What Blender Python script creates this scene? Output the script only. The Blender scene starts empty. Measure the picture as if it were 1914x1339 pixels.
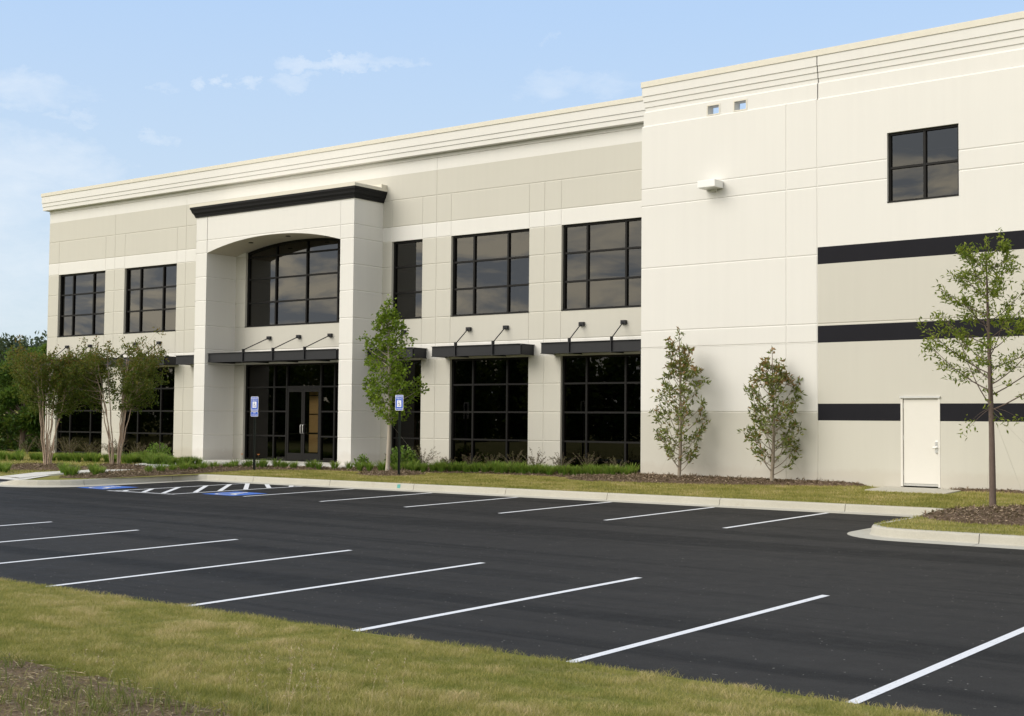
import bpy, bmesh, math, random
import numpy as np
from mathutils import Vector, Matrix, noise
R_=math.radians
rng=random.Random(7)
nrg=np.random.default_rng(11)
sc=bpy.context.scene
col=sc.collection
sc.view_settings.view_transform='Standard'; sc.view_settings.look='None'
sc.view_settings.exposure=0; sc.view_settings.gamma=1
sc.render.engine='CYCLES'

# ------------------------------------------------------------------ camera
YAW,PIT,ROL=R_(-37.391686),R_(2.695522),R_(0.501558)
fw=Vector((math.sin(YAW)*math.cos(PIT),math.cos(YAW)*math.cos(PIT),math.sin(PIT)))
r0=Vector((math.cos(YAW),-math.sin(YAW),0)); u0=r0.cross(fw)
cr=r0*math.cos(ROL)+u0*math.sin(ROL); cu=-r0*math.sin(ROL)+u0*math.cos(ROL)
CAMZ=1.525
cd=bpy.data.cameras.new('camera'); cam=bpy.data.objects.new('camera',cd); col.objects.link(cam)
m=Matrix.Identity(4)
for i in range(3): m[i][0]=cr[i]; m[i][1]=cu[i]; m[i][2]=-fw[i]
m[2][3]=CAMZ
cam.matrix_world=m
cd.sensor_width=36; cd.lens=2528.49/1914*36; cd.clip_end=6000; cd.clip_start=0.1
sc.camera=cam

# ------------------------------------------------------------------ materials
class NT:
    def __init__(s,name):
        s.m=bpy.data.materials.new(name); s.m.use_nodes=True
        s.t=s.m.node_tree; s.t.nodes.clear()
        s.out=s.t.nodes.new('ShaderNodeOutputMaterial')
    def n(s,ty,**kw):
        nd=s.t.nodes.new(ty)
        for k,v in kw.items():
            if hasattr(nd,k) and k not in nd.inputs: setattr(nd,k,v)
            else: nd.inputs[k].default_value=v
        return nd
    def l(s,a,b): s.t.links.new(a,b)
    def mix(s,fac,a,b,bt='MIX'):
        nd=s.t.nodes.new('ShaderNodeMix'); nd.data_type='RGBA'; nd.blend_type=bt
        for i,v in ((0,fac),(6,a),(7,b)):
            if hasattr(v,'links'): s.l(v,nd.inputs[i])
            else:
                nd.inputs[i].default_value=v if i==0 else (*v[:3],1)
        return nd.outputs[2]
    def noise(s,scale,detail=4,vec=None,rough=.55,dist=0):
        nd=s.n('ShaderNodeTexNoise'); nd.inputs['Scale'].default_value=scale; nd.inputs['Detail'].default_value=detail
        nd.inputs['Roughness'].default_value=rough; nd.inputs['Distortion'].default_value=dist
        if vec is not None: s.l(vec,nd.inputs['Vector'])
        return nd.outputs['Fac']
    def ramp(s,fac,stops):
        nd=s.t.nodes.new('ShaderNodeValToRGB'); s.l(fac,nd.inputs[0])
        el=nd.color_ramp.elements
        while len(el)<len(stops): el.new(.5)
        for e,(p,c) in zip(el,stops):
            e.position=p; e.color=(*c,1) if not isinstance(c,(int,float)) else (c,c,c,1)
        return nd.outputs[0]
    def coord(s,scale=(1,1,1),which='Object'):
        tc=s.t.nodes.new('ShaderNodeTexCoord'); mp=s.t.nodes.new('ShaderNodeMapping')
        mp.inputs['Scale'].default_value=scale; s.l(tc.outputs[which],mp.inputs[0]); return mp.outputs[0]
    def bsdf(s,color,rough=.6,spec=.3,bump=None,bstr=.2,bdist=.01,metal=0):
        b=s.t.nodes.new('ShaderNodeBsdfPrincipled')
        if hasattr(color,'links'): s.l(color,b.inputs['Base Color'])
        else: b.inputs['Base Color'].default_value=(*color,1)
        if hasattr(rough,'links'): s.l(rough,b.inputs['Roughness'])
        else: b.inputs['Roughness'].default_value=rough
        b.inputs['Specular IOR Level'].default_value=spec; b.inputs['Metallic'].default_value=metal
        if bump is not None:
            bp=s.t.nodes.new('ShaderNodeBump'); bp.inputs['Strength'].default_value=bstr; bp.inputs['Distance'].default_value=bdist
            s.l(bump,bp.inputs['Height']); s.l(bp.outputs[0],b.inputs['Normal'])
        s.l(b.outputs[0],s.out.inputs[0]); return b

def plain(name,c,rough=.5,spec=.3,metal=0,var=.06,scale=6):
    t=NT(name); v=t.coord()
    n=t.noise(scale,3,v)
    c2=t.mix(n,[x*(1-var) for x in c],[min(1,x*(1+var)) for x in c])
    t.bsdf(c2,rough,spec,metal=metal); return t.m

def paint(name,c):
    t=NT(name); v=t.coord()
    big=t.noise(.35,3,v); fine=t.noise(60,3,v)
    st=t.noise(1.0,5,t.coord((5.0,5.0,.22)),.6)          # faint vertical rain streaks
    c1=t.mix(big,[x*.965 for x in c],[min(1,x*1.025) for x in c])
    s2=t.ramp(st,[(.30,.93),(.60,1.0)])
    c2=t.mix(.28,c1,s2,'MULTIPLY')
    pat=t.noise(.12,2,v,.4)
    c2=t.mix(t.ramp(pat,[(.4,0.),(.7,.10)]),c2,[x*.82 for x in c])
    sx=t.n('ShaderNodeSeparateXYZ'); t.l(v,sx.inputs[0]); ad=t.n('ShaderNodeMath',operation='MULTIPLY_ADD'); t.l(t.noise(1.8,4,v,.7),ad.inputs[0]); ad.inputs[1].default_value=-.55; t.l(sx.outputs[2],ad.inputs[2])
    c2=t.mix(t.ramp(ad.outputs[0],[(.0,.20),(.16,0.)]),c2,(.42,.35,.28))
    t.bsdf(c2,.78,.15,fine,.12,.004); return t.m
CREAM=paint('cream_paint',(.72,.71,.675)); TAN=paint('tan_paint',(.565,.55,.49))
BLACKP=plain('black_paint',(.017,.017,.021),.7,.06,var=.12,scale=2)
ALU=plain('bronze_frame',(.011,.0105,.010),.5,.15)
STEEL=plain('black_steel',(.017,.018,.021),.5,.28,var=.15)
CORN=plain('black_cornice',(.016,.016,.017),.6,.12)
COPING=plain('coping_metal',(.66,.63,.54),.5,.3)
WHITEP=plain('white_enamel',(.80,.80,.78),.35,.4,var=.02)
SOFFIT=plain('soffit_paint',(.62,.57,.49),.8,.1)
DOORP=plain('door_paint',(.70,.68,.63),.5,.3,var=.02)
ALUM=plain('bright_aluminium',(.75,.75,.74),.28,.5,metal=.8,var=.04)
POST=plain('green_post_steel',(.012,.018,.015),.45,.4)
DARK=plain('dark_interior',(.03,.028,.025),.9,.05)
BEIGE=plain('beige_stand_in',(.62,.46,.25),.8,.1)
ROOF=plain('roof_membrane',(.5,.5,.48),.8,.1)
DIFF=plain('lamp_lens',(.55,.55,.50),.25,.5)

def glass(name,trans,refl=.27,tint=(.80,.75,.66)):
    t=NT(name)
    tr=t.n('ShaderNodeBsdfTransparent'); tr.inputs[0].default_value=(*trans,1)
    gl=t.n('ShaderNodeBsdfGlossy'); gl.inputs['Roughness'].default_value=.0; gl.inputs[0].default_value=(*tint,1)
    nz=t.noise(.9,2,t.coord())
    bp=t.n('ShaderNodeBump'); bp.inputs['Strength'].default_value=.03; bp.inputs['Distance'].default_value=.02
    t.l(nz,bp.inputs['Height']); t.l(bp.outputs[0],gl.inputs['Normal'])
    lw=t.n('ShaderNodeFresnel'); lw.inputs['IOR'].default_value=1.5
    ad=t.n('ShaderNodeMath',operation='ADD'); t.l(lw.outputs[0],ad.inputs[0]); ad.inputs[1].default_value=refl-.05
    ms=t.n('ShaderNodeMixShader'); t.l(ad.outputs[0],ms.inputs[0]); t.l(tr.outputs[0],ms.inputs[1]); t.l(gl.outputs[0],ms.inputs[2])
    t.l(ms.outputs[0],t.out.inputs[0]); return t.m
GLASS=glass('tinted_glass',(.10,.095,.085),.105,(.79,.78,.75))
GLASSLOW=glass('dark_glass',(.05,.048,.043),.065,(.62,.60,.56))
GLASSDOOR=glass('door_glass',(.62,.58,.50),.07,(.62,.62,.60))

def asphalt():
    t=NT('asphalt'); v=t.coord()
    f=t.noise(110,3,v,.8); b=t.noise(.22,5,v,.6); sp=t.noise(38,2,v,.5); md=t.noise(2.6,5,v,.65)
    streak=t.noise(1.0,5,t.coord((.045,1.15,1)),.62,.35); s2=t.noise(1.0,4,t.coord((.09,3.2,1)),.6,.2)
    c=t.mix(b,(.019,.0179,.0165),(.031,.0292,.0270))
    c=t.mix(t.ramp(md,[(.35,0.),(.75,.4)]),c,(.036,.035,.0335))
    c=t.mix(t.ramp(streak,[(.42,.85),(.52,0.)]),c,(.010,.0098,.0095))
    c=t.mix(t.ramp(s2,[(.36,.5),(.46,0.)]),c,(.014,.014,.0138))
    c=t.mix(t.ramp(f,[(.45,0.),(.80,.55)]),c,(.085,.083,.079))
    spk=t.noise(24.0,1,v,.2)
    c=t.mix(t.ramp(spk,[(.79,0.),(.81,.75)]),c,(.28,.27,.24))
    hb=t.n('ShaderNodeMath',operation='ADD'); t.l(f,hb.inputs[0]); t.l(sp,hb.inputs[1])
    t.bsdf(c,t.ramp(md,[(.3,.66),(.7,.8)]),.10,hb.outputs[0],.30,.006); return t.m
ASPH=asphalt()
def concrete(name,a,b):
    t=NT(name); v=t.coord(); n=t.noise(1.4,6,v,.65); f=t.noise(45,3,v)
    st=t.noise(3.2,4,v,.6)
    c=t.mix(n,a,b); c=t.mix(t.ramp(f,[(.3,.0),(.8,.25)]),c,[x*.6 for x in a])
    c=t.mix(t.ramp(st,[(.62,.0),(.78,.35)]),c,(.30,.22,.13))
    t.bsdf(c,.85,.15,f,.25,.004); return t.m
KERB=concrete('kerb_concrete',(.42,.40,.335),(.56,.54,.465)); WALK=concrete('walk_concrete',(.60,.59,.54),(.72,.70,.65))
def line_paint(name,c,wear=.6):
    t=NT(name); v=t.coord(); n=t.noise(30,4,v,.7)
    c1=t.mix(t.ramp(n,[(.30,wear),(.42,0.)]),c,(.10,.10,.10)); t.bsdf(c1,.7,.2,n,.15,.003); return t.m
LINE=line_paint('line_paint',(.74,.75,.76),.5); BLUEP=line_paint('blue_road_paint',(.07,.17,.55),.35); TEALP=line_paint('teal_paint',(.12,.36,.33),.45)
MATB=plain('tactile_mat',(.03,.03,.03),.8,.1)
def lawn_mat():
    t=NT('lawn'); v=t.coord()
    n1=t.noise(.55,5,v,.65); n2=t.noise(5,4,v,.7); n3=t.noise(60,3,t.coord((1,1,1)),.7); band=t.noise(1,4,t.coord((.35,2.6,1)),.6)
    c=t.mix(t.ramp(n1,[(.35,0.),(.65,1.)]),(.20,.215,.042),(.30,.27,.08))
    c=t.mix(t.ramp(band,[(.42,0.),(.70,.8)]),c,(.40,.32,.155))
    c=t.mix(t.ramp(n2,[(.3,.45),(.6,0.)]),c,(.13,.16,.035))
    c=t.mix(t.ramp(n3,[(.3,.35),(.6,0.)]),c,(.09,.10,.03))
    t.bsdf(c,.9,.05,n3,.6,.03); return t.m
LAWN=lawn_mat()
def mulch_mat():
    t=NT('mulch'); v=t.coord(); n=t.noise(26,4,t.coord((1,1.6,1)),.75,1.0); b=t.noise(1.6,3,v)
    c=t.ramp(n,[(.3,(.065,.042,.028)),(.5,(.19,.135,.095)),(.72,(.36,.27,.20))])
    c=t.mix(t.ramp(b,[(.4,0.),(.7,.35)]),c,(.17,.12,.08))
    t.bsdf(c,.95,.05,n,1.0,.05); return t.m
MULCH=mulch_mat()
def litter_mat():
    t=NT('straw_litter'); v=t.coord(); n=t.noise(30,5,t.coord((.7,2.2,1)),.75,1.2); b=t.noise(1.6,3,v)
    c=t.ramp(n,[(.28,(.13,.088,.055)),(.5,(.31,.225,.145)),(.72,(.54,.42,.29))]); c=t.mix(t.ramp(b,[(.45,0.),(.7,.4)]),c,(.17,.13,.085))
    t.bsdf(c,.95,.05,n,1.0,.05); return t.m
LITTER=litter_mat()
def veg(name,stops,transl=.35,rough=.55):
    t=NT(name); at=t.n('ShaderNodeAttribute'); at.attribute_name='var'
    c=t.ramp(at.outputs['Fac'],stops)
    b=t.n('ShaderNodeBsdfPrincipled'); t.l(c,b.inputs['Base Color']); b.inputs['Roughness'].default_value=rough; b.inputs['Specular IOR Level'].default_value=.25
    tl=t.n('ShaderNodeBsdfTranslucent'); t.l(t.mix(.5,c,(.30,.34,.06)),tl.inputs[0])
    ms=t.n('ShaderNodeMixShader'); ms.inputs[0].default_value=transl; t.l(b.outputs[0],ms.inputs[1]); t.l(tl.outputs[0],ms.inputs[2])
    t.l(ms.outputs[0],t.out.inputs[0]); return t.m
GRASS=veg('grass_blades',[(0.,(.175,.185,.038)),(.35,(.32,.305,.080)),(.7,(.46,.39,.145)),(1.,(.66,.52,.29))],.38)
WEED=veg('weed_blades',[(0.,(.11,.135,.035)),(.5,(.20,.21,.065)),(1.,(.42,.34,.18))],.35)
TURF2=veg('planting_blades',[(0.,(.07,.15,.02)),(.5,(.15,.28,.035)),(.85,(.27,.38,.07)),(1.,(.42,.42,.14))],.45)
MAPLE=veg('maple_leaves',[(0.,(.040,.095,.006)),(.5,(.125,.215,.012)),(1.,(.27,.38,.032))],.42)
OAK=veg('oak_leaves',[(0.,(.065,.115,.010)),(.55,(.165,.225,.022)),(1.,(.31,.35,.055))],.42)
MAG=veg('magnolia_leaves',[(0.,(.075,.105,.020)),(.45,(.155,.195,.040)),(.72,(.27,.29,.09)),(.76,(.22,.12,.045)),(1.,(.32,.19,.09))],.28,.42)
CRAPE=veg('crape_leaves',[(0.,(.030,.060,.006)),(.45,(.085,.135,.014)),(.75,(.145,.125,.022)),(1.,(.24,.105,.026))],.36)
REDSH=veg('purple_shrub_leaves',[(0.,(.045,.030,.022)),(.5,(.10,.065,.045)),(.8,(.09,.11,.035)),(1.,(.17,.12,.09))],.2)
BUSH=veg('bush_leaves',[(0.,(.045,.105,.014)),(.5,(.11,.21,.03)),(1.,(.20,.33,.06))],.35)
WOOD=veg('woodland_leaves',[(0.,(.014,.042,.005)),(.5,(.040,.095,.010)),(1.,(.10,.19,.020))],.3)
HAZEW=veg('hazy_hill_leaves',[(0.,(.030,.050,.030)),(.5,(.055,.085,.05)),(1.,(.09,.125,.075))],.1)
BLOOM=plain('orange_petal',(.75,.30,.08),.6,.1)
STRAW=veg('straw',[(0.,(.22,.16,.10)),(.5,(.44,.34,.21)),(1.,(.64,.54,.37))],.2)
def bark(name,a,b):
    t=NT(name); n=t.noise(14,5,t.coord((3,3,.6)),.7); t.bsdf(t.mix(n,a,b),.9,.1,n,.5,.01); return t.m
BARKD=bark('oak_bark',(.07,.05,.042),(.20,.155,.13)); BARKL=bark('maple_bark',(.30,.26,.21),(.48,.43,.36))
BARKC=bark('crape_bark',(.26,.18,.125),(.52,.42,.33)); BARKM=bark('magnolia_bark',(.20,.165,.125),(.34,.29,.23))
WIRE=plain('guy_wire',(.42,.40,.34),.5,.3)

# ------------------------------------------------------------------ object helpers
def tag(o,label=None,cat=None,group=None,kind=None):
    if label: o['label']=label
    if cat: o['category']=cat
    if group: o['group']=group
    if kind: o['kind']=kind
    return o
def empty(name,loc=(0,0,0),rz=0,**kw):
    o=bpy.data.objects.new(name,None); o.location=loc; o.rotation_euler=(0,0,rz); o.empty_display_size=.2; col.objects.link(o)
    return tag(o,**kw)
class MB:
    def __init__(s): s.v=[];s.f=[];s.mi=[]
    def face(s,pts,mi=0):
        b=len(s.v); s.v+= [tuple(p) for p in pts]; s.f.append(tuple(range(b,b+len(pts)))); s.mi.append(mi)
    def box(s,x0,x1,y0,y1,z0,z1,mi=0,P=None,bev=0):
        if x1<x0:x0,x1=x1,x0
        if y1<y0:y0,y1=y1,y0
        if bev>0:
            bm=bmesh.new(); bmesh.ops.create_cube(bm,size=1)
            for v in bm.verts: v.co=Vector(((x0+x1)/2+v.co.x*(x1-x0),(y0+y1)/2+v.co.y*(y1-y0),(z0+z1)/2+v.co.z*(z1-z0)))
            bmesh.ops.bevel(bm,geom=bm.edges[:],offset=bev,segments=2,affect='EDGES',profile=.6)
            b=len(s.v); bm.verts.index_update()
            for v in bm.verts: s.v.append(tuple(P(*v.co)) if P else tuple(v.co))
            for f in bm.faces: s.f.append(tuple(b+v.index for v in f.verts)); s.mi.append(mi)
            bm.free(); return
        c=[(x0,y0,z0),(x1,y0,z0),(x1,y1,z0),(x0,y1,z0),(x0,y0,z1),(x1,y0,z1),(x1,y1,z1),(x0,y1,z1)]
        if P: c=[tuple(P(*p)) for p in c]
        b=len(s.v); s.v+=c
        for f in ((0,3,2,1),(4,5,6,7),(0,1,5,4),(1,2,6,5),(2,3,7,6),(3,0,4,7)):
            s.f.append(tuple(b+i for i in f)); s.mi.append(mi)
    def tube(s,pts,rad,n=7,mi=0,cap=True):
        pts=[Vector(p) for p in pts]; b=len(s.v); N=len(pts)
        if not isinstance(rad,(list,tuple)): rad=[rad]*N
        ref=Vector((.31,.17,.93)).normalized()
        for i,p in enumerate(pts):
            d=(pts[min(i+1,N-1)]-pts[max(i-1,0)])
            d=d.normalized() if d.length>1e-9 else Vector((0,0,1))
            if abs(d.dot(ref))>.97: ref=Vector((1,0,0))
            a=d.cross(ref).normalized(); c=d.cross(a).normalized()
            for k in range(n):
                t=2*math.pi*k/n; s.v.append(tuple(p+(a*math.cos(t)+c*math.sin(t))*rad[i]))
        for i in range(N-1):
            for k in range(n):
                q=b+i*n+k; q2=b+i*n+(k+1)%n
                s.f.append((q,q2,q2+n,q+n)); s.mi.append(mi)
        if cap:
            s.f.append(tuple(b+k for k in range(n))); s.mi.append(mi)
            s.f.append(tuple(b+(N-1)*n+k for k in reversed(range(n)))); s.mi.append(mi)
    def build(s,name,mats,parent=None,smooth=False,**kw):
        me=bpy.data.meshes.new(name); me.from_pydata(s.v,[],s.f)
        if not isinstance(mats,(list,tuple)): mats=[mats]
        for mt in mats: me.materials.append(mt)
        me.polygons.foreach_set('material_index',s.mi)
        if smooth: me.polygons.foreach_set('use_smooth',[True]*len(s.f))
        me.validate(); me.update()
        o=bpy.data.objects.new(name,me); col.objects.link(o)
        if parent: o.parent=parent
        return tag(o,**kw)
def npmesh(name,V,F,mat,parent=None,var=None,**kw):
    """V (n,3), F (m,k) numpy -> mesh with float attribute 'var' per vertex"""
    me=bpy.data.meshes.new(name); n=len(V); m,k=F.shape
    me.vertices.add(n); me.vertices.foreach_set('co',np.asarray(V,np.float32).ravel())
    me.loops.add(m*k); me.loops.foreach_set('vertex_index',F.astype(np.int32).ravel())
    me.polygons.add(m); me.polygons.foreach_set('loop_start',np.arange(0,m*k,k,dtype=np.int32))
    me.polygons.foreach_set('loop_total',np.full(m,k,np.int32))
    me.materials.append(mat); me.update(calc_edges=True)
    if var is not None:
        a=me.attributes.new('var','FLOAT','POINT'); a.data.foreach_set('value',np.asarray(var,np.float32))
    o=bpy.data.objects.new(name,me); col.objects.link(o)
    if parent: o.parent=parent
    return tag(o,**kw)
def copy_tree(o,parent=None):
    c=o.copy(); col.objects.link(c); c.parent=parent
    for ch in list(o.children): copy_tree(ch,c)
    return c
def leaves(P,D,N,L,W,var,fold=.25):
    """rhombus leaves, arrays: base point, direction, normal, length, width"""
    D=D/np.linalg.norm(D,axis=1,keepdims=True)
    S=np.cross(D,N); S/=np.linalg.norm(S,axis=1,keepdims=True)+1e-9
    U=np.cross(S,D)
    L=L[:,None]; W=W[:,None]
    mid=P+D*L*.45
    V=np.stack([P,mid+S*W*.5+U*W*fold,P+D*L-U*L*.08,mid-S*W*.5+U*W*fold],1).reshape(-1,3)
    n=len(P); F=np.arange(n*4).reshape(n,4)
    F=np.concatenate([F[:,[0,1,2]],F[:,[0,2,3]]])
    return V,F,np.repeat(var,4)
def blades(P,H,W,lean,var,tipvar=.15):
    n=len(P); a=nrg.uniform(0,2*np.pi,n); b=nrg.uniform(0,2*np.pi,n)
    s=np.stack([np.cos(a),np.sin(a),0*a],1)*W[:,None]*.5
    d=np.stack([np.cos(b),np.sin(b),0*b],1)*(lean*H)[:,None]; up=np.array([0,0,1.])
    m=P+d*.3+up*(H*.55)[:,None]; tp=P+d+up*(H*nrg.uniform(.8,1,n))[:,None]
    V=np.stack([P-s,P+s,m+s*.75,tp,m-s*.75],1).reshape(-1,3)
    i=np.arange(n)[:,None]*5
    F=np.concatenate([i+np.array([[0,1,2]]),i+np.array([[0,2,4]]),i+np.array([[4,2,3]])])
    v=np.stack([var-.12,var-.12,var,var+tipvar,var],1).ravel()
    return V,F,np.clip(v,0,1)

# ------------------------------------------------------------------ levels (metres, z=0 at wall base)
def lot(X,Y): return -2.0984-0.003896*(X+20)+0.014059*(Y-15)+CAMZ
def kerbY(X): return 27.35+(X+32.8)*(1.15/22.3)
def lawn_y0(X):
    if X<-33.15:
        t=X+33.15     # rounded corner of the left island
        r=1.6
        if t>-r: return 22.05+r-math.sqrt(max(0,r*r-(t+r)**2))
        return 22.05
    if X>-9.95:
        r=.9; t=X+9.95
        if t<r: return 23.40+r-math.sqrt(max(0,r*r-(r-t)**2))+.03*(X+9)
        return 23.40+.03*(X+9)
    return kerbY(X)+.16
def wall_y(X): return 33.21+(-.0471154)*(X+20.7) if X>-20.7 else 34.82
def sstep(t): t=min(max(t,0),1); return t*t*(3-2*t)
def rampf(x):
    if x>-34.6: return .175
    if x>-35.5: return .03+.145*(x+35.5)/.9
    if x>-38.0: return .03
    return min(.175,.03+(-38.0-x)*.16)
def lawnz(X,Y):
    if X<-33.15: w=sstep((-33.15-X)/8); y0=(kerbY(X)+.16)*(1-w)+22.05*w
    elif X>-9.95: w=sstep((X+9.95)/4); y0=(kerbY(X)+.16)*(1-w)+23.4*w
    else: y0=kerbY(X)+.16
    z0=lot(X,min(Y,y0))+.175
    t=(Y-y0)/max(.1,(33.2 if X>-20.7 else 34.8)-y0); t=min(max(t,0),1)
    z=z0*(1-t**.9)-.02*t
    if X<-34.4 and Y<24.4: z+=(rampf(X)-.175)*(1-sstep((Y-22.3)/2.0))
    return z
def fgz(X,Y):
    z0=lot(X,9.6)+.17; t=min(max((9.6-Y)/9.6,0),1.6)
    return z0+(-.08-z0)*t+.03*noise.noise(Vector((X*.5,Y*.5,0)))*min(1,t*6)

# ------------------------------------------------------------------ building
building=empty('office_warehouse',(-33,34.82,0),label='long two-storey cream and tan concrete office warehouse with arched entrance portal and black canopies',cat='building')
BO=Vector((-33,34.82,0))
def PL(u,dep,z): return Vector((u,34.82+dep,z))-BO            # left wing frame
TH=math.atan(-.0471154); CX,CY=-20.70,33.205
def PR(s,dep,z):                                              # right wing frame, origin at its left corner
    return Vector((CX+s*math.cos(TH)-dep*math.sin(TH),CY+s*math.sin(TH)+dep*math.cos(TH),z))-BO
def panel_grid(mb,xs,zs,P,hole,gx,gz,colr,g=.026,d=.015):
    def isgx(i,z,xl,xr):
        if i==0 or i==len(xs)-1: return False
        return gx(xs[i],z) and not hole((xs[i-1]+xs[i])/2,z) and not hole((xs[i]+xs[i+1])/2,z)
    def isgz(j,x):
        if j==0 or j==len(zs)-1: return False
        return gz(zs[j],x) and not hole(x,(zs[j-1]+zs[j])/2) and not hole(x,(zs[j]+zs[j+1])/2)
    for i in range(len(xs)-1):
        for j in range(len(zs)-1):
            x0,x1,z0,z1=xs[i],xs[i+1],zs[j],zs[j+1]; xc,zc=(x0+x1)/2,(z0+z1)/2
            if hole(xc,zc): continue
            l=g*isgx(i,zc,0,0); r=g*isgx(i+1,zc,0,0); b=g*isgz(j,xc); t=g*isgz(j+1,xc); mi=colr(xc,zc)
            I=[(x0+l,z0+b),(x1-r,z0+b),(x1-r,z1-t),(x0+l,z1-t)]; O=[(x0,z0),(x1,z0),(x1,z1),(x0,z1)]
            Iv=[P(a,0,c) for a,c in I]; Ov=[P(a,d,c) for a,c in O]
            mb.face(Iv,mi)
            for k,on in enumerate((b,r,t,l)):
                if on: mb.face([Ov[k],Ov[(k+1)%4],Iv[(k+1)%4],Iv[k]],mi)
def jambs(mb,x0,x1,z0,z1,P,dep,mi=1,head=True,sill=True):
    mb.face([P(x0,0,z0),P(x0,0,z1),P(x0,dep,z1),P(x0,dep,z0)],mi)
    mb.face([P(x1,0,z1),P(x1,0,z0),P(x1,dep,z0),P(x1,dep,z1)],mi)
    if head: mb.face([P(x0,0,z1),P(x1,0,z1),P(x1,dep,z1),P(x0,dep,z1)],mi)
    if sill: mb.face([P(x1,0,z0),P(x0,0,z0),P(x0,dep,z0),P(x1,dep,z0)],mi)
# left wing joints
JW={'W1':(-51.64,-48.30),'W2':(-46.99,-43.61),'W3b':(-42.43,-41.0),'W3':(-31.94,-30.52),'W4':(-29.24,-25.95),'W5':(-24.68,-21.38)}
EN=(-39.5,-33.57)
LP0,LP1,RP0,RP1=-40.67,-40.05,-33.02,-32.38
xs=sorted([-52.39,-47.67,-43.06,-29.89,-25.34,-20.60,LP0,RP1,LP1,RP0,*EN]+[a for w in JW.values() for a in w])
ZG=[.923,1.834,2.743,3.612,4.152,5.039,5.964,6.872,7.770,8.278,9.219]
zs=[-.35]+ZG+[10.09,10.50,11.2]
def inwin(x):
    for k,(a,b) in JW.items():
        if a<x<b: return k
    return None
def holeL(x,z):
    if inwin(x): return z<3.612 and z>-.34 and z>0-.35 or 5.039<z<7.77
    if EN[0]<x<EN[1]: return z<3.612 or 5.039<z<8.278
    return False
pc=(-47.67,-43.06,-29.89)
def gxL(x,z):
    if x in (LP0,LP1,RP0,RP1): return False
    if z>10.5: return False
    if z>9.219:
        if z>10.09: return x in (-43.06,-29.89)
        return x in pc
    return True
def gzL(z,x): return z in ZG or (z==10.50)
def colL(x,z):
    if 3.612<z<4.152 or 7.77<z<8.278 or z>10.09: return 0
    return 1
mb=MB(); panel_grid(mb,xs,zs,PL,holeL,gxL,gzL,colL)
REC=.13
for k,(a,b) in JW.items():
    jambs(mb,a,b,5.039,7.77,PL,REC,1); jambs(mb,a,b,-.35,3.612,PL,REC,1,True,False)
# entrance bay openings; the upper one has a segmental arched head
AC,AH=(LP1+RP0)/2,(RP0-LP1)/2
def arch(x,zsp=7.785,rise=.435): return zsp+rise*(1-abs((x-AC)/AH)**2.15)
jambs(mb,*EN,-.35,3.612,PL,REC,1,True,False)
ax=np.linspace(EN[0],EN[1],25)
mb.face([PL(EN[0],0,5.039),PL(EN[0],0,arch(EN[0])),PL(EN[0],REC,arch(EN[0])),PL(EN[0],REC,5.039)],1)
mb.face([PL(EN[1],0,arch(EN[1])),PL(EN[1],0,5.039),PL(EN[1],REC,5.039),PL(EN[1],REC,arch(EN[1]))],1)
mb.face([PL(EN[1],0,5.039),PL(EN[0],0,5.039),PL(EN[0],REC,5.039),PL(EN[1],REC,5.039)],1)
for a,b in zip(ax[:-1],ax[1:]):
    mb.face([PL(a,0,arch(a)),PL(b,0,arch(b)),PL(b,0,8.278),PL(a,0,8.278)],0)
    mb.face([PL(a,0,arch(a)),PL(b,0,arch(b)),PL(b,REC,arch(b)),PL(a,REC,arch(a))],1)
# left end wall, back, roofs (left wing)
X0,X1=-52.39,-20.6; YB=24
zz=[-.35,.923,1.834,2.743,3.612,4.152,5.039,5.964,6.872,7.770,8.278,9.219,10.09,11.2]
def PE(u,dep,z): return Vector((X0+dep,34.82+YB-u,z))-BO
panel_grid(mb,[0,6,12,18,YB],zz,PE,lambda x,z:False,lambda x,z:z<10,lambda z,x:True,colL)
mb.face([PL(X1,YB,-.35),PL(X0,YB,-.35),PL(X0,YB,11.2),PL(X1,YB,11.2)],1)
# right wing
RJ=(4.68,5.59); RW=(7.54,9.40); RWZ=(7.152,8.942); DR=(7.87,8.89); DZ=2.234
RX=[0,*RJ,RW[0],RW[1],DR[0],DR[1],14.0,22.0,2.21,2.57,3.07,3.43]; RX=sorted(RX)
ZR=[-.35,1.629,1.847,2.065,DZ,3.657,3.670,4.099,4.152,5.719,5.970,6.169,RWZ[0],7.770,8.268,RWZ[1],10.087]
S0,S1=RJ[1],99
def holeR(x,z): return RW[0]<x<RW[1] and RWZ[0]<z<RWZ[1] or DR[0]<x<DR[1] and z<DZ
def gxR(x,z):
    if x==RJ[0]: return z<10.087
    if x==RJ[1]: return True
    return x in (14.0,)
def gzR(z,x):
    if z in (7.770,8.268): return True
    if z==1.847 : return x<RJ[1]
    if z in (3.670,5.970): return x<RJ[1]
    if z==4.152: return True
    return False
def colR(x,z):
    if x<RJ[1]: return 1 if z<1.847 else 0
    if 5.719<z<6.169 or 3.657<z<4.099 or 1.629<z<2.065: return 2
    if z>6.169: return 0
    return 1
panel_grid(mb,RX,ZR,PR,holeR,gxR,gzR,colR)
jambs(mb,*RW,*RWZ,PR,.11,0); jambs(mb,*DR,0,DZ,PR,.09,1,True,False)
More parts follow.
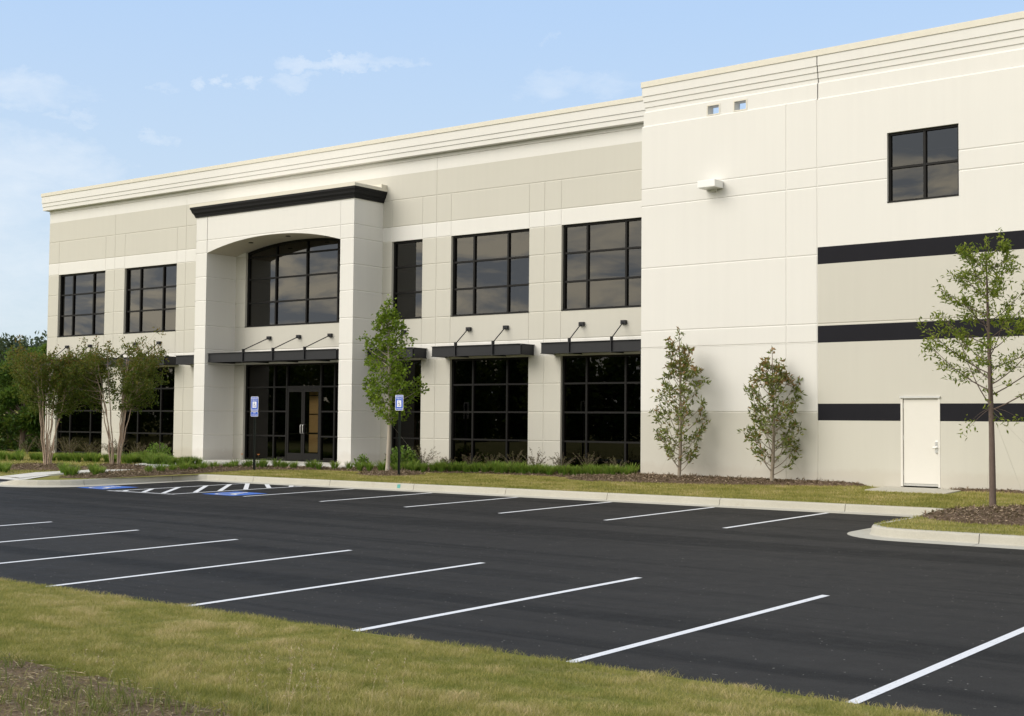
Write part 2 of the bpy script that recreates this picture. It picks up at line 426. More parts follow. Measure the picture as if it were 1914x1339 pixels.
# left return wall of the right wing and its far side
mb.face([PR(0,1.9,-.35),PR(0,0,-.35),PR(0,0,10.087),PR(0,1.9,10.087)],0)
mb.face([PR(22,0,-.35),PR(22,26,-.35),PR(22,26,11.2),PR(22,0,11.2)],1)
mb.face([PR(22,26,-.35),PR(0,26,-.35),PR(0,26,11.2),PR(22,26,11.2)],1)
mb.face([PR(0,26,9.2),PR(0,1.9,9.2),PR(0,1.9,11.2),PR(0,26,11.2)],0)
mb.build('wall',[CREAM,TAN,BLACKP],building)
# parapet of the right wing: recessed steps, sloped ledges, two scupper openings cut right through
mb=MB()
def prof(z0,d0,z1,d1,sa,sb,mi=0):      # strip of facade from z0 (depth d0) to z1 (depth d1)
    mb.face([PR(sa+max(0,d0)*(sa==0),d0,z0),PR(sb,d0,z0),PR(sb,d1,z1),PR(sa+max(0,d1)*(sa==0),d1,z1)],mi)
levels=[(10.087,.0,10.125,.035),(10.125,.035,10.513,.035),(10.513,.035,10.56,.075),(10.56,.075,10.662,.075),(10.662,.075,10.672,.048),(10.672,.048,10.821,.048),(10.821,.048,10.831,.022),(10.831,.022,10.985,.022),(10.985,.022,10.995,-.004),(10.995,-.004,11.25,-.004)]
SC=[(2.21,2.57),(3.07,3.43)]; SZ=(10.165,10.405)
for sa,sb in ((0,RJ[1]-.012),(RJ[1]+.012,14-.012),(14+.012,22)):
    for z0,d0,z1,d1 in levels:
        if sa==0 and z0==10.125:
            for a,b in ((0,SC[0][0]),(SC[0][1],SC[1][0]),(SC[1][1],sb)): prof(z0,d0,z1,d1,a,b)
            for a,b in SC: prof(z0,d0,SZ[0],d0,a,b); prof(SZ[1],d0,z1,d0,a,b)
        else: prof(z0,d0,z1,d1,sa,sb)
for s in (RJ[1],14): mb.face([PR(s-.012,.12,10.087),PR(s+.012,.12,10.087),PR(s+.012,.12,11.25),PR(s-.012,.12,11.25)],1)
# left end of the parapet, back of the parapet, scupper tunnels
lv=[(0,10.087)]+[(d1,z1) for _,_,z1,d1 in levels]
mb.face([PR(d,d,z) for d,z in lv]+[PR(.0,.35,11.25),PR(.0,.35,10.087)])
for a,b in ((0,SC[0][0]),(SC[0][1],SC[1][0]),(SC[1][1],22)): mb.face([PR(b,.32,9.2),PR(a,.32,9.2),PR(a,.32,11.25),PR(b,.32,11.25)])
for a,b in SC:
    mb.face([PR(b,.32,9.2),PR(a,.32,9.2),PR(a,.32,SZ[0]),PR(b,.32,SZ[0])]); mb.face([PR(b,.32,SZ[1]),PR(a,.32,SZ[1]),PR(a,.32,11.25),PR(b,.32,11.25)])
    P0=lambda u,dep,z:PR(u,.035+dep,z)
    jambs(mb,a,b,SZ[0],SZ[1],P0,.275,0)
mb.build('parapet',[CREAM,TAN],building)
for a,b in SC:
    m2=MB(); w=.035
    for (p,q,r,s) in ((a-w,b+w,SZ[1],SZ[1]+w),(a-w,b+w,SZ[0]-w,SZ[0]),(a-w,a,SZ[0],SZ[1]),(b,b+w,SZ[0],SZ[1])): m2.box(p,q,.023,.05,r,s,0,P=PR)
    m2.build('scupper_surround',COPING,building)
# copings and left wing cornice
mb=MB()
mb.box(-.03,22,-.03,.36,11.25,11.42,P=PR,bev=.008)
mb.box(-52.39-.25,-20.66,-.33,.10,11.25,11.40,P=PL,bev=.008)
mb.box(-52.39-.25,-52.2,.10,YB,11.25,11.40,P=PL)
mb.build('coping',COPING,building)
mb=MB()
XR=-20.68
for z0,z1,p in ((10.96,11.25,.30),(10.80,10.955,.275),(10.64,10.795,.25)):
    mb.box(-52.39-p*.74,XR,-p,.02,z0,z1,P=PL); mb.box(-52.39-p*.74,-52.3,.02,YB,z0,z1,P=PL)
    mb.box(-52.38-p*.74+.012,XR,-p+.012,.02,z1-.002,z1+.007,P=PL)
mb.box(-52.40,XR,-.018,.02,10.515,10.605,P=PL)
mb.build('cornice',CREAM,building)
mb=MB()
# roofs: left wing roof has an added hole to let daylight in behind the doors
SX0,SX1,SY0,SY1=-37.6,-34.4,1.2,3.6
for a,b,c,d in ((X0+.2,SX0,.3,YB),(SX1,X1,.3,YB),(SX0,SX1,.3,SY0),(SX0,SX1,SY1,YB)): mb.box(a,b,c,d,9.9,10.1,P=PL)
mb.box(.05,21.9,.33,25.9,9.0,9.15,P=PR)
mb.build('roof',ROOF,building)
# interior floors and partitions seen through the glass
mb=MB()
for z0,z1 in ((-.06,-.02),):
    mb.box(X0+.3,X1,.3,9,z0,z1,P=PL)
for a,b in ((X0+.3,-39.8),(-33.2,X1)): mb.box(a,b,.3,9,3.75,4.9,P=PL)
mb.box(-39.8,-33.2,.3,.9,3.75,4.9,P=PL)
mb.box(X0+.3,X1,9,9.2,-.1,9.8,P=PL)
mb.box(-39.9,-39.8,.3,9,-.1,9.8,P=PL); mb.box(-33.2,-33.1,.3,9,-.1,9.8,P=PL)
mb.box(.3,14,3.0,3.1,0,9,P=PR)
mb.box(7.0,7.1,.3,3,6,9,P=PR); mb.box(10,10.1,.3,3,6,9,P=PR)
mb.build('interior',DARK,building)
mb=MB()
mb.box(-36.74,-36.26,.80,.86,.32,3.3,P=PL)  # added sun-catching panel, stands in for a bright far-side window and warm interior
mb.build('lobby_partition',BEIGE,building)
for z in (1.02,1.72,2.42):
    mb=MB(); mb.box(-36.74,-36.26,.77,.797,z,z+.035,P=PL); mb.build('partition_rail',ALU,building)  # dark bars of the far window that the added panel stands in for

# windows -----------------------------------------------------------
def window(P,x0,x1,z0,z1,mx,mz,dep,glassm,fr=.065,fd=.12,top=None,label=None):
    """frame bars + one pane mesh; mx/mz mullion positions; top(x) gives an arched head"""
    f=MB(); y0=dep-.03; y1=y0+fd
    T=(lambda x:z1) if top is None else top
    f.box(x0,x0+fr,y0,y1,z0,T(x0),P=P); f.box(x1-fr,x1,y0,y1,z0,T(x1),P=P); f.box(x0+fr,x1-fr,y0,y1,z0,z0+fr,P=P)
    if top is None: f.box(x0+fr,x1-fr,y0,y1,z1-fr,z1,P=P)
    else:
        q=np.linspace(x0,x1,25)
        for a,b in zip(q[:-1],q[1:]):
            v=[(a,T(a)),(b,T(b)),(b,T(b)-.085),(a,T(a)-.085)]
            f.face([P(u,y0,z) for u,z in (v[3],v[2],v[1],v[0])]); f.face([P(v[3][0],y0,v[3][1]),P(v[3][0],y1,v[3][1]),P(v[2][0],y1,v[2][1]),P(v[2][0],y0,v[2][1])])
    for x in mx: f.box(x-.032,x+.032,y0+.004,y1-.004,z0+fr,T(x)-.06,P=P)
    cuts=[x0+fr]+[a for a in mx]+[x1-fr]
    for z in mz:
        for a,b in zip(cuts[:-1],cuts[1:]):
            a2=a+(.032 if a in mx else 0); b2=b-(.032 if b in mx else 0)
            if z>T((a+b)/2)-.1: continue
            f.box(a2,b2,y0+.010,y1-.010,z-.028,z+.028,P=P)
    fo=f.build('window',ALU,building)
    if label: fo['label']=label
    p=MB(); yy=dep+.035
    if top is None: p.face([P(x0+.02,yy,z0+.02),P(x1-.02,yy,z0+.02),P(x1-.02,yy,z1-.02),P(x0+.02,yy,z1-.02)])
    else: p.face([P(x0+.02,yy,z0+.02),P(x1-.02,yy,z0+.02)]+[P(x,yy,T(x)-.03) for x in np.linspace(x1-.02,x0+.02,21)])
    p.build('pane',glassm,fo)
    s=MB(); s.box(x0+.005,x1-.005,-.012,y0-.004,z0-.004,z0+.028,P=P)
    if z0>1: s.build('sill',ALU,fo)
    return fo
MZU=(5.964,6.872); MZL=(.923,1.834,2.743)
for k,(a,b) in JW.items():
    w=b-a
    if w>2: mx=(a+w*.288,b-w*.247) if 0 else (a+w*.277,a+w*.713)
    else: mx=()
    window(PL,a,b,5.039,7.77,mx,MZU,REC,GLASS)
    window(PL,a,b,.02,3.612,mx,MZL,REC,GLASSLOW)
window(PL,EN[0],EN[1],5.039,8.278,(-37.93,-36.28,-34.66),(5.964,6.872,7.72),REC,GLASS,top=arch)
window(PR,*RW,*RWZ,(8.49,),(8.045,),.11,GLASS,fr=.055)
# entrance storefront: fixed glazing left and right of the pair of doors
DX0,DX1,DC=-37.24,-35.45,-36.36
def storefront():
    f=MB(); y0=REC-.03;y1=y0+.12; z1=3.612
    for x in (EN[0]+.032,-37.92,DX0,DX1,-34.75,EN[1]-.032): f.box(x-.034,x+.034,y0,y1,0,z1,P=PL)
    f.box(EN[0]+.066,EN[1]-.066,y0+.003,y1-.003,z1-.065,z1-.001,P=PL)
    for a,b in ((EN[0]+.066,-37.954),(-37.886,DX0-.034),(DX1+.034,-34.784),(-34.716,EN[1]-.066)):
        f.box(a,b,y0+.006,y1-.006,0,.07,P=PL)
        for z in MZL: f.box(a,b,y0+.008,y1-.008,z-.028,z+.028,P=PL)
    f.box(DX0+.034,DX1-.034,y0+.008,y1-.008,2.66,2.78,P=PL)
    o=f.build('window',ALU,building,label='ground floor entrance glazing around the double door')
    p=MB(); yy=REC+.035
    for a,b,c,d in ((EN[0]+.02,DX0,.03,3.58),(DX1,EN[1]-.02,.03,3.58),(DX0,DX1,2.75,3.58)): p.face([PL(a,yy,c),PL(b,yy,c),PL(b,yy,d),PL(a,yy,d)])
    p.build('pane',GLASSLOW,o)
storefront()
for a,b,hx in ((DX0+.036,DC-.004,DC-.06),(DC+.004,DX1-.036,DC+.06)):
    f=MB(); y0=REC-.02; y1=y0+.05; z1=2.655
    f.box(a,a+.085,y0,y1,.02,z1,P=PL); f.box(b-.085,b,y0,y1,.02,z1,P=PL); f.box(a+.085,b-.085,y0,y1,.02,.30,P=PL); f.box(a+.085,b-.085,y0,y1,z1-.10,z1,P=PL)
    f.box(a+.085,b-.085,y1,y1+.03,1.0,1.03,P=PL)
    d=f.build('door',ALU,building,label='glazed aluminium entrance door leaf')
    p=MB(); p.face([PL(a+.07,y0+.025,.28),PL(b-.07,y0+.025,.28),PL(b-.07,y0+.025,z1-.08),PL(a+.07,y0+.025,z1-.08)]); p.build('pane',GLASSDOOR,d)
    h=MB(); h.tube([PL(hx,y0,1.03),PL(hx,y0-.06,1.04),PL(hx+(.09 if hx>DC else -.09)*0,y0-.07,1.08),PL(hx,y0-.07,1.30),PL(hx,y0-.06,1.34),PL(hx,y0,1.35)],.014,8)
    h.build('handle',ALUM,d)
# steel side door of the right wing
f=MB()
f.box(DR[0]+.002,DR[0]+.055,-.008,.10,.0,DZ-.055,P=PR); f.box(DR[1]-.055,DR[1]-.002,-.008,.10,.0,DZ-.055,P=PR); f.box(DR[0]+.002,DR[1]-.002,-.008,.10,DZ-.055,DZ-.002,P=PR)
fr=f.build('door_frame',DOORP,building)
f=MB(); f.box(DR[0]-.01,DR[1]+.01,-.045,-.010,DZ-.035,DZ+.012,P=PR); f.build('drip_cap',ALUM,fr)
f=MB(); f.box(DR[0]+.03,DR[1]-.03,.088,.098,.0,DZ-.03,P=PR); f.build('weather_seal',DARK,fr)  # dark sheet added behind the leaf, paints the shade in the door gap
d=MB(); d.box(DR[0]+.067,DR[1]-.067,.025,.07,.078,DZ-.069,P=PR,bev=.003); dd=d.build('door',DOORP,building,label='cream flush steel door between the black stripes')
d=MB(); d.box(DR[0]+.058,DR[1]-.058,.02,.09,.02,.072,P=PR); d.build('kick_plate',ALUM,dd)
for z in (.28,1.15,1.95):
    d=MB(); d.tube([PR(DR[0]+.057,.028,z),PR(DR[0]+.057,.028,z+.12)],.010,8); d.build('hinge',ALUM,dd)
d=MB(); d.box(DR[1]-.125,DR[1]-.055,-.012,.024,.84,1.14,P=PR,bev=.006)
d.tube([PR(DR[1]-.07,.0,.98),PR(DR[1]-.07,-.045,.98)],.014,8); d.tube([PR(DR[1]-.07,-.045,.98),PR(DR[1]-.17,-.05,.975)],[.024,.02],8)
d.build('handle',ALUM,dd)
# wall pack light
d=MB(); d.box(2.18,2.74,-.46,-.02,8.03,8.23,P=PR,bev=.012); wl=d.build('wall_light',WHITEP,building,label='white box floodlight on the blank cream wall')
d=MB(); d.box(2.22,2.70,-.44,-.10,8.016,8.029,P=PR); d.build('lens',DIFF,wl)
d=MB(); d.box(2.38,2.54,-.06,.0,7.97,8.06,P=PR,bev=.006); d.build('bracket',WHITEP,wl)

# entrance portal ----------------------------------------------------
YP=33.37; DP=34.82-YP
def PF(u,dep,z): return Vector((u,YP+dep,z))-BO
zp=[-.35,.923,1.834,2.743,3.60,4.152,5.039,5.98,6.885,7.785,8.27,9.166]
mb=MB()
for a,b in ((LP0,LP1),(RP0,RP1)):
    panel_grid(mb,[a-.0001,a,b,b+.0001] if 0 else [a,b],zp,PF,lambda x,z:False,lambda x,z:False,lambda z,x:True,lambda x,z:0)
# lintel: vertical grooves beside legs, horizontal groove at 8.27
gg,dg=.026,.015
mb.face([PF(LP1+gg,0,8.27+gg),PF(RP0-gg,0,8.27+gg),PF(RP0-gg,0,9.166),PF(LP1+gg,0,9.166)])
mb.face([PF(LP1,dg,8.27),PF(RP0,dg,8.27),PF(RP0-gg,0,8.27+gg),PF(LP1+gg,0,8.27+gg)])
for z0,z1 in ((7.785,8.27),(8.27,9.166)):
    e0,e1=(z0+(gg if z0==8.27 else 0)),z1-(gg if z1==8.27 else 0)
    mb.face([PF(LP1,dg,z0),PF(LP1+gg,0,e0),PF(LP1+gg,0,e1),PF(LP1,dg,z1)]); mb.face([PF(RP0,dg,z0),PF(RP0,dg,z1),PF(RP0-gg,0,e1),PF(RP0-gg,0,e0)])
q=np.linspace(LP1+gg,RP0-gg,41)
def arch2(x): return arch(x)
for a,b in zip(q[:-1],q[1:]):
    mb.face([PF(a,0,arch2(a)),PF(b,0,arch2(b)),PF(b,0,8.27-gg),PF(a,0,8.27-gg)])
    mb.face([PF(a,0,8.27-gg),PF(b,0,8.27-gg),PF(b,dg,8.27),PF(a,dg,8.27)])
# outer right side, outer left side, inner sides of legs
def PS(X,sgn):
    return (lambda u,dep,z: Vector((X-sgn*dep,YP+u if sgn>0 else YP+DP-u,z))-BO)
for X,sg,zt in ((RP1,1,zp),(LP0,-1,zp),(LP1,1,zp[:10]),(RP0,-1,zp[:10])):
    panel_grid(mb,[0,DP-.001],zt,PS(X,sg),lambda x,z:False,lambda x,z:False,lambda z,x:True,lambda x,z:0)
mb.face([PF(LP0,0,9.5),PF(RP1,0,9.5),PF(RP1,DP,9.5),PF(LP0,DP,9.5)])
mb.build('portal',CREAM,building)
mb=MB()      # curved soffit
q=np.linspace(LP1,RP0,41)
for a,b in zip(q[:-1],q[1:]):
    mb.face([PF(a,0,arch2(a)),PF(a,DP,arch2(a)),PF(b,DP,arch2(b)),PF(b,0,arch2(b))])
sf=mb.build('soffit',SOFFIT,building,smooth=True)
for x in (-38.3,-36.3,-34.3):
    d=MB(); d.tube([PF(x,.62,arch2(x)+.0),PF(x,.62,arch2(x)-.02)],.09,16); d.tube([PF(x,.62,arch2(x)-.018),PF(x,.62,arch2(x)-.024)],.06,16)
    d.build('downlight',ALU,sf)
mb=MB()      # black moulded cornice: profile swept round three sides
prf=[(.0,9.166),(.045,9.166),(.045,9.215),(.06,9.215),(.075,9.27),(.105,9.31),(.105,9.33),(.13,9.33),(.145,9.40),(.17,9.455),(.17,9.475),(.19,9.475),(.19,9.55)]
def ringpts(p): return [(LP0-p,DP),(LP0-p,-p),(RP1+p,-p),(RP1+p,DP)]
for (p0,z0),(p1,z1) in zip(prf[:-1],prf[1:]):
    A=ringpts(p0);B=ringpts(p1)
    for i in range(3): mb.face([PF(A[i][0],A[i][1],z0),PF(A[i+1][0],A[i+1][1],z0),PF(B[i+1][0],B[i+1][1],z1),PF(B[i][0],B[i][1],z1)])
mb.build('portal_cornice',CORN,building)
mb=MB(); p=.20; mb.box(LP0-p,RP1+p,-p,DP-.003,9.55,9.66,P=PF); mb.box(RP1-.6,RP1+.17,DP-.28,DP-.004,9.66,9.79,P=PF,bev=.01)
mb.build('portal_coping',COPING,building)

# canopies ------------------------------------------------------------
def canopy(x0,x1,proj,rods,label=None):
    mb=MB(); zb,zt=3.665,3.985; t=.012; fl=.05
    y=-proj
    def ibeam_x(xa,xb,yc):   # channel along x
        mb.box(xa,xb,yc,yc+t,zb,zt,P=PL); mb.box(xa-.0,xb+.0,yc-fl,yc+fl,zb-.014,zb,P=PL); mb.box(xa,xb,yc-fl,yc+fl,zt,zt+.014,P=PL)
    ibeam_x(x0,x1,y)
    for x in (x0,x1-t): 
        mb.box(x,x+t,y+fl+.001,-.004,zb,zt,P=PL); mb.box(x-.03,x+.03+t,y+fl+.001,-.004,zb-.012,zb-.001,P=PL); mb.box(x-.03,x+.03+t,y+fl+.001,-.004,zt+.001,zt+.012,P=PL)
    mb.box(x0+.03,x1-.03,-.03,-.004,zb+.02,zt-.02,P=PL)
    n=max(3,int((x1-x0)/.16))
    for i in range(1,n):
        x=x0+(x1-x0)*i/n; mb.box(x-.006,x+.006,y+.05,-.03,zt-.11,zt-.03,P=PL)
    mb.box(x0+.02,x1-.02,y+.04,-.005,zt-.02,zt-.012,P=PL)
    c=mb.build('canopy',STEEL,building)
    if label: c['label']=label
    for x in rods:
        r=MB(); r.tube([PL(x,y+.02,zt+.10),PL(x,-.10,4.57)],.018,8); r.box(x-.02,x+.02,y-.055,y+.06,zb-.03,zt+.13,P=PL)
        r.build('tie_rod',STEEL,c)
        r=MB(); r.box(x-.09,x+.09,-.10,-.003,4.53,4.65,P=PL,bev=.004); r.build('bracket',STEEL,c)
        r=MB(); r.box(x-.02,x+.02,y+.08,-.05,zb-.028,zb+.015,P=PL)
        r.face([PL(x-.03,y+.05,zb-.03),PL(x+.03,y+.05,zb-.03),PL(x+.01,-.03,zb-.02),PL(x-.01,-.03,zb-.02)])
        r.build('rib',STEEL,c)
canopy(-51.90,-48.05,.72,(-50.83,-49.2)); canopy(-47.22,-43.38,.72,(-46.1,-44.59))
canopy(-42.65,-40.69,.72,(-41.3,)); canopy(-40.03,-33.30,1.30,(-38.08,-36.49,-34.86),'wide black steel canopy between the portal legs')
canopy(-32.36,-30.28,.72,(-31.3,)); canopy(-29.42,-25.73,.72,(-28.40,-26.84)); canopy(-24.92,-20.76,.72,(-23.85,-22.3))

# ------------------------------------------------------------------ ground
def sheet(name,xs,ys,zf,mat,**kw):
    V=[(x,y,zf(x,y)) for x in xs for y in ys]; ny=len(ys)
    F=[(i*ny+j,(i+1)*ny+j,(i+1)*ny+j+1,i*ny+j+1) for i in range(len(xs)-1) for j in range(ny-1)]
    me=bpy.data.meshes.new(name); me.from_pydata(V,[],F); me.materials.append(mat); me.polygons.foreach_set('use_smooth',[True]*len(F)); me.update()
    o=bpy.data.objects.new(name,me); col.objects.link(o); return tag(o,**kw)
sheet('ground',[-3000,3000],[-3000,3000],lambda x,y:-1.6,LAWN,kind='structure')
sheet('parking_lot',[-200,60],[9.0,120],lambda x,y:lot(x,y) if y<30 else lot(x,y)-.0,ASPH,kind='structure')
# far land rising gently beyond and beside the lot, left of the building
sheet('lawn_beyond',[-500,-300,-160,-110,-80,-66],[10,30,60,100,160,400],lambda x,y:lot(max(x,-150),min(y,100))+.05+(.02*(-66-x) if x<-66 else 0),LAWN,kind='structure')
# planting lawn around the building
def lawn_region(X0_,X1_,step,name):
    n=max(2,int((X1_-X0_)/step)); X=np.linspace(X0_,X1_,n+1); rows=18
    V=[];F=[]
    for x in X:
        y0=lawn_y0(x); y1=35.6 if x<-20.7 else 34.2
        for j in range(rows+1):
            y=y0+(y1-y0)*(j/rows)**1.15; V.append((x,y,lawnz(x,y)+.012*noise.noise(Vector((x*.8,y*.8,1)))*min(1,j)))
    r=rows+1
    for i in range(n):
        for j in range(rows): F.append((i*r+j,(i+1)*r+j,(i+1)*r+j+1,i*r+j+1))
    me=bpy.data.meshes.new(name); me.from_pydata(V,[],F); me.materials.append(LAWN); me.polygons.foreach_set('use_smooth',[True]*len(F)); me.update()
    o=bpy.data.objects.new(name,me); col.objects.link(o); tag(o,kind='structure')
lawn_region(-33.1501,-9.9501,.35,'lawn'); lawn_region(-66,-33.1502,.3,'lawn'); lawn_region(-9.95,12,.12,'lawn')
sheet('lawn',[-66,-52.4],[35.5,70],lambda x,y:-.03,LAWN,kind='structure')
# kerbs: profile swept in cast lengths with a joint between
def kerb_path(name,pts,hf,flip=1,seg=3.05):
    P=[Vector((a,b,0)) for a,b in pts]; d=[0]
    for a,b in zip(P[:-1],P[1:]): d.append(d[-1]+(b-a).length)
    def at(s):
        s=min(max(s,0),d[-1])
        for i in range(len(P)-1):
            if s<=d[i+1]+1e-9:
                t=(s-d[i])/(d[i+1]-d[i]); return P[i].lerp(P[i+1],t),i
        return P[-1],len(P)-2
    def frame(s):
        p,_=at(s); a,_=at(s-.15); b,_=at(s+.15); t=(b-a).normalized(); return p,Vector((-t.y,t.x,0))*flip
    mb=MB(); s=0
    while s<d[-1]-.02:
        e=min(s+seg-.014,d[-1]); n=max(1,int((e-s)/.25)); prev=None
        cuts=sorted(set([s+(e-s)*i/n for i in range(n+1)]+[x for x in d if s<x<e]))
        for c in cuts:
            p,nv=frame(c); h=hf(p.x,p.y); pts3=[]
            for o_,z in ((-.42,.004),(-.03,.014),(.0,.035),(.025,h-.03),(.045,h),(.15,h+.003),(.17,h-.02),(.17,-.15)):
                q=p+nv*o_; pts3.append(Vector((q.x,q.y,lot(q.x,q.y)+z)))
            if prev:
                for i in range(len(pts3)-1): mb.face([prev[i],pts3[i],pts3[i+1],prev[i+1]])
            else: mb.face(list(reversed(pts3)))
            prev=pts3
        mb.face(prev)
        s+=seg
    mb.v=mb.v; return mb.build(name,KERB,None,kind='structure')
arcL=[(-33.15-1.6+1.6*math.sin(a)+.05,22.0+1.6-1.6*math.cos(a)) for a in np.linspace(0,math.pi/2,9)]
xk=list(np.linspace(-32.4,-10.5,12))
arcR=[(-9.95+.9-.9*math.cos(a)-.05,23.35+.9-.9*math.sin(a)) for a in np.linspace(0,math.pi/2,9)]
path=[(-66,21.95),(-36.6,21.95),(-35.5,21.97)]+arcL+[(-33.02,26.6)]+[(-32.9,27.1),(-32.6,27.33)]+[(x,kerbY(x)) for x in xk]+[(-10.15,kerbY(-10.2)-.15),(-10.02,kerbY(-10)-.6),(-10.0,26),(-10.0,25)]+arcR+[(-8,23.36),(0,23.6),(12,23.95)]
def hk(x,y):
    return rampf(x) if y<23 else .175
kerb_path('kerb',path,hk,1)
kerb_path('kerb',[(-60,9.72),(-20,9.72),(10,9.72)],lambda x,y:.15,-1)
# teal survey mark on the kerb
mb=MB(); 
for (o_,z,o2,z2) in ((.020,.05,.028,.145),):
    x=-25.15; y=kerbY(x); b=lot(x,y)
    mb.face([(x,y+.000+.003,b+.045),(x+.11,y+.005+.003,b+.045),(x+.11,y+.022,b+.15),(x,y+.017,b+.15)]); mb.face([(x,y+.017,b+.151),(x+.11,y+.022,b+.151),(x+.11,y+.15,b+.181),(x,y+.15,b+.181)])
mb.build('kerb_mark',TEALP,None,label='small teal survey mark painted on the kerb face',cat='paint mark')
# painted stall lines
def strip(mb,a,b,w,dz=.004):
    a=Vector((*a,0));b=Vector((*b,0)); t=(b-a).normalized(); n=Vector((-t.y,t.x,0))*w/2; L=(b-a).length; k=max(1,int(L/.5))
    for i in range(k):
        p=a.lerp(b,i/k);q=a.lerp(b,(i+1)/k)
        mb.face([(c.x,c.y,lot(c.x,c.y)+dz) for c in (p-n,q-n,q+n,p+n)])
SW=.105; mb=MB()
for i in range(-3,10): x=-23.66+i*2.743; strip(mb,(x,10.12),(x,15.93),SW)
for i in range(0,6): x=-26.32+i*2.743; strip(mb,(x,23.26),(x,kerbY(x)-.43),SW)
strip(mb,(-30.60,22.52),(-30.50,kerbY(-30.5)-.43),.10); strip(mb,(-28.40,22.62),(-28.24,kerbY(-28.2)-.43),.10); strip(mb,(-30.85,22.47),(-28.30,22.66),.10)
mb.build('stall_markings',LINE,None,kind='structure')
mb=MB()
for a,b in (((-28.82,22.72),(-30.53,24.62)),((-28.40,23.42),(-30.50,25.56)),((-28.36,24.22),(-30.47,26.41)),((-28.34,25.12),(-30.38,27.0)),((-28.32,25.96),(-29.62,27.06)),((-28.28,26.75),(-28.66,27.12)),((-29.52,22.62),(-30.55,23.72)),((-30.25,22.57),(-30.57,22.90))):
    strip(mb,a,b,.13,.0085)
mb.build('hatch_markings',LINE,None,kind='structure')
def wheelchair(P,mat,name,parent=None,**kw):
    """access symbol as flat strokes; P(u,v)->3D, u right v up in 0..1"""
    mb=MB()
    def poly(pts,w):
        for (a,b) in zip(pts[:-1],pts[1:]):
            a=Vector((*a,0));b=Vector((*b,0)); t=(b-a).normalized(); n=Vector((-t.y,t.x,0))*w/2; a=a-t*w*.25;b=b+t*w*.25
            mb.face([P(c.x,c.y) for c in (a-n,b-n,b+n,a+n)])
    mb.face([P(.42+.075*math.cos(t),.86+.075*math.sin(t)) for t in np.linspace(0,2*math.pi,14)[:-1]])
    poly([(.42,.74),(.45,.46),(.66,.46),(.76,.20),(.84,.23)],.085); poly([(.44,.62),(.63,.62)],.06)
    poly([(.37+.0,.56)]+[(.45+.24*math.cos(t),.34+.24*math.sin(t)) for t in np.linspace(math.radians(118),math.radians(345),18)],.06)
    return mb.build(name,mat,parent,**kw)
for cx0,cy0,cx1,cy1,lb in ((-32.55,22.68,-31.35,23.86,'left blue square with wheelchair symbol painted on asphalt beside the corner kerb'),(-27.88,23.2,-26.66,24.4,'right blue square with wheelchair symbol painted on asphalt in front of the signs')):
    mb=MB(); mb.face([(x,y,lot(x,y)+.006) for x,y in ((cx0,cy0),(cx1,cy0),(cx1,cy1),(cx0,cy1))])
    o=mb.build('accessible_parking_marking',BLUEP,None,label=lb,cat='road marking',group='accessible parking symbols on the asphalt')
    wheelchair(lambda u,v:Vector((cx0+(cx1-cx0)*u,cy0+(cy1-cy0)*v,lot(cx0+(cx1-cx0)*u,cy0+(cy1-cy0)*v)+.011)),LINE,'symbol',o)
# entrance slab, walk, side door pad
def slab(name,poly,off,mat=WALK,zf=lawnz,th=.12,**kw):
    mb=MB(); bm=bmesh.new()
    top=[Vector((x,y,zf(x,y)+off)) for x,y in poly]
    mb.face(top)
    n=len(top)
    for i in range(n):
        a,b=top[i],top[(i+1)%n]; mb.face([a-Vector((0,0,th)),b-Vector((0,0,th)),b,a])
    return mb.build(name,mat,None,kind='structure')
slab('entrance_slab',[(-41.6,31.0),(-36.5,31.0),(-31.6,32.15),(-31.6,34.9),(-41.6,34.9)],0,zf=lambda x,y:-.005,th=.3)
# the walk runs from the kerb ramp at the left up to the entrance
wp=[(-36.6,23.2,1.3),(-36.4,24.3,1.3),(-36.35,26.2,1.3),(-37.0,28.2,1.3),(-38.2,29.8,1.5),(-38.8,31.2,2.0)]
mb=MB(); L=[];Rr=[]
for i,(x,y,w) in enumerate(wp):
    a=Vector(wp[max(i-1,0)][:2]);b=Vector(wp[min(i+1,len(wp)-1)][:2]); t=(b-a).normalized(); n=Vector((-t.y,t.x))*w/2
    z=lawnz(x,y)+.045
    L.append(Vector((x+n.x,y+n.y,z)));Rr.append(Vector((x-n.x,y-n.y,z)))
for i in range(len(wp)-1): mb.face([Rr[i],Rr[i+1],L[i+1],L[i]]); mb.face([Rr[i]-Vector((0,0,.1)),Rr[i+1]-Vector((0,0,.1)),Rr[i+1],Rr[i]])
for (a,b,c_,d_) in ((-37.9,-37.0,22.14,23.3),(-37.0,-36.3,22.14,23.6),(-36.3,-35.6,22.14,23.9)):
    for y0_,y1_ in ((c_,c_+.4),(c_+.4,c_+.8),(c_+.8,d_)): mb.face([(a,y0_,lawnz(a,y0_)+.028),(b,y0_,lawnz(b,y0_)+.028),(b,y1_,lawnz(b,y1_)+.028),(a,y1_,lawnz(a,y1_)+.028)])
mb.build('walk',WALK,None,kind='structure')
mb=MB(); mb.face([(a,b,lawnz(a,b)+.036) for a,b in ((-37.0,22.16),(-35.75,22.16),(-35.75,22.84),(-37.0,22.84))])
mb.build('tactile_paving',MATB,None,label='dark tactile warning panel set in the kerb ramp at the far left',cat='tactile panel')
P_=lambda s,d: (PR(s,d,0)+BO)
pad=[P_(7.45,-1.15),P_(9.5,-1.15),P_(9.5,-.01),P_(7.45,-.01)]
slab('door_pad',[(p.x,p.y) for p in pad],.022,mat=KERB,th=.1)

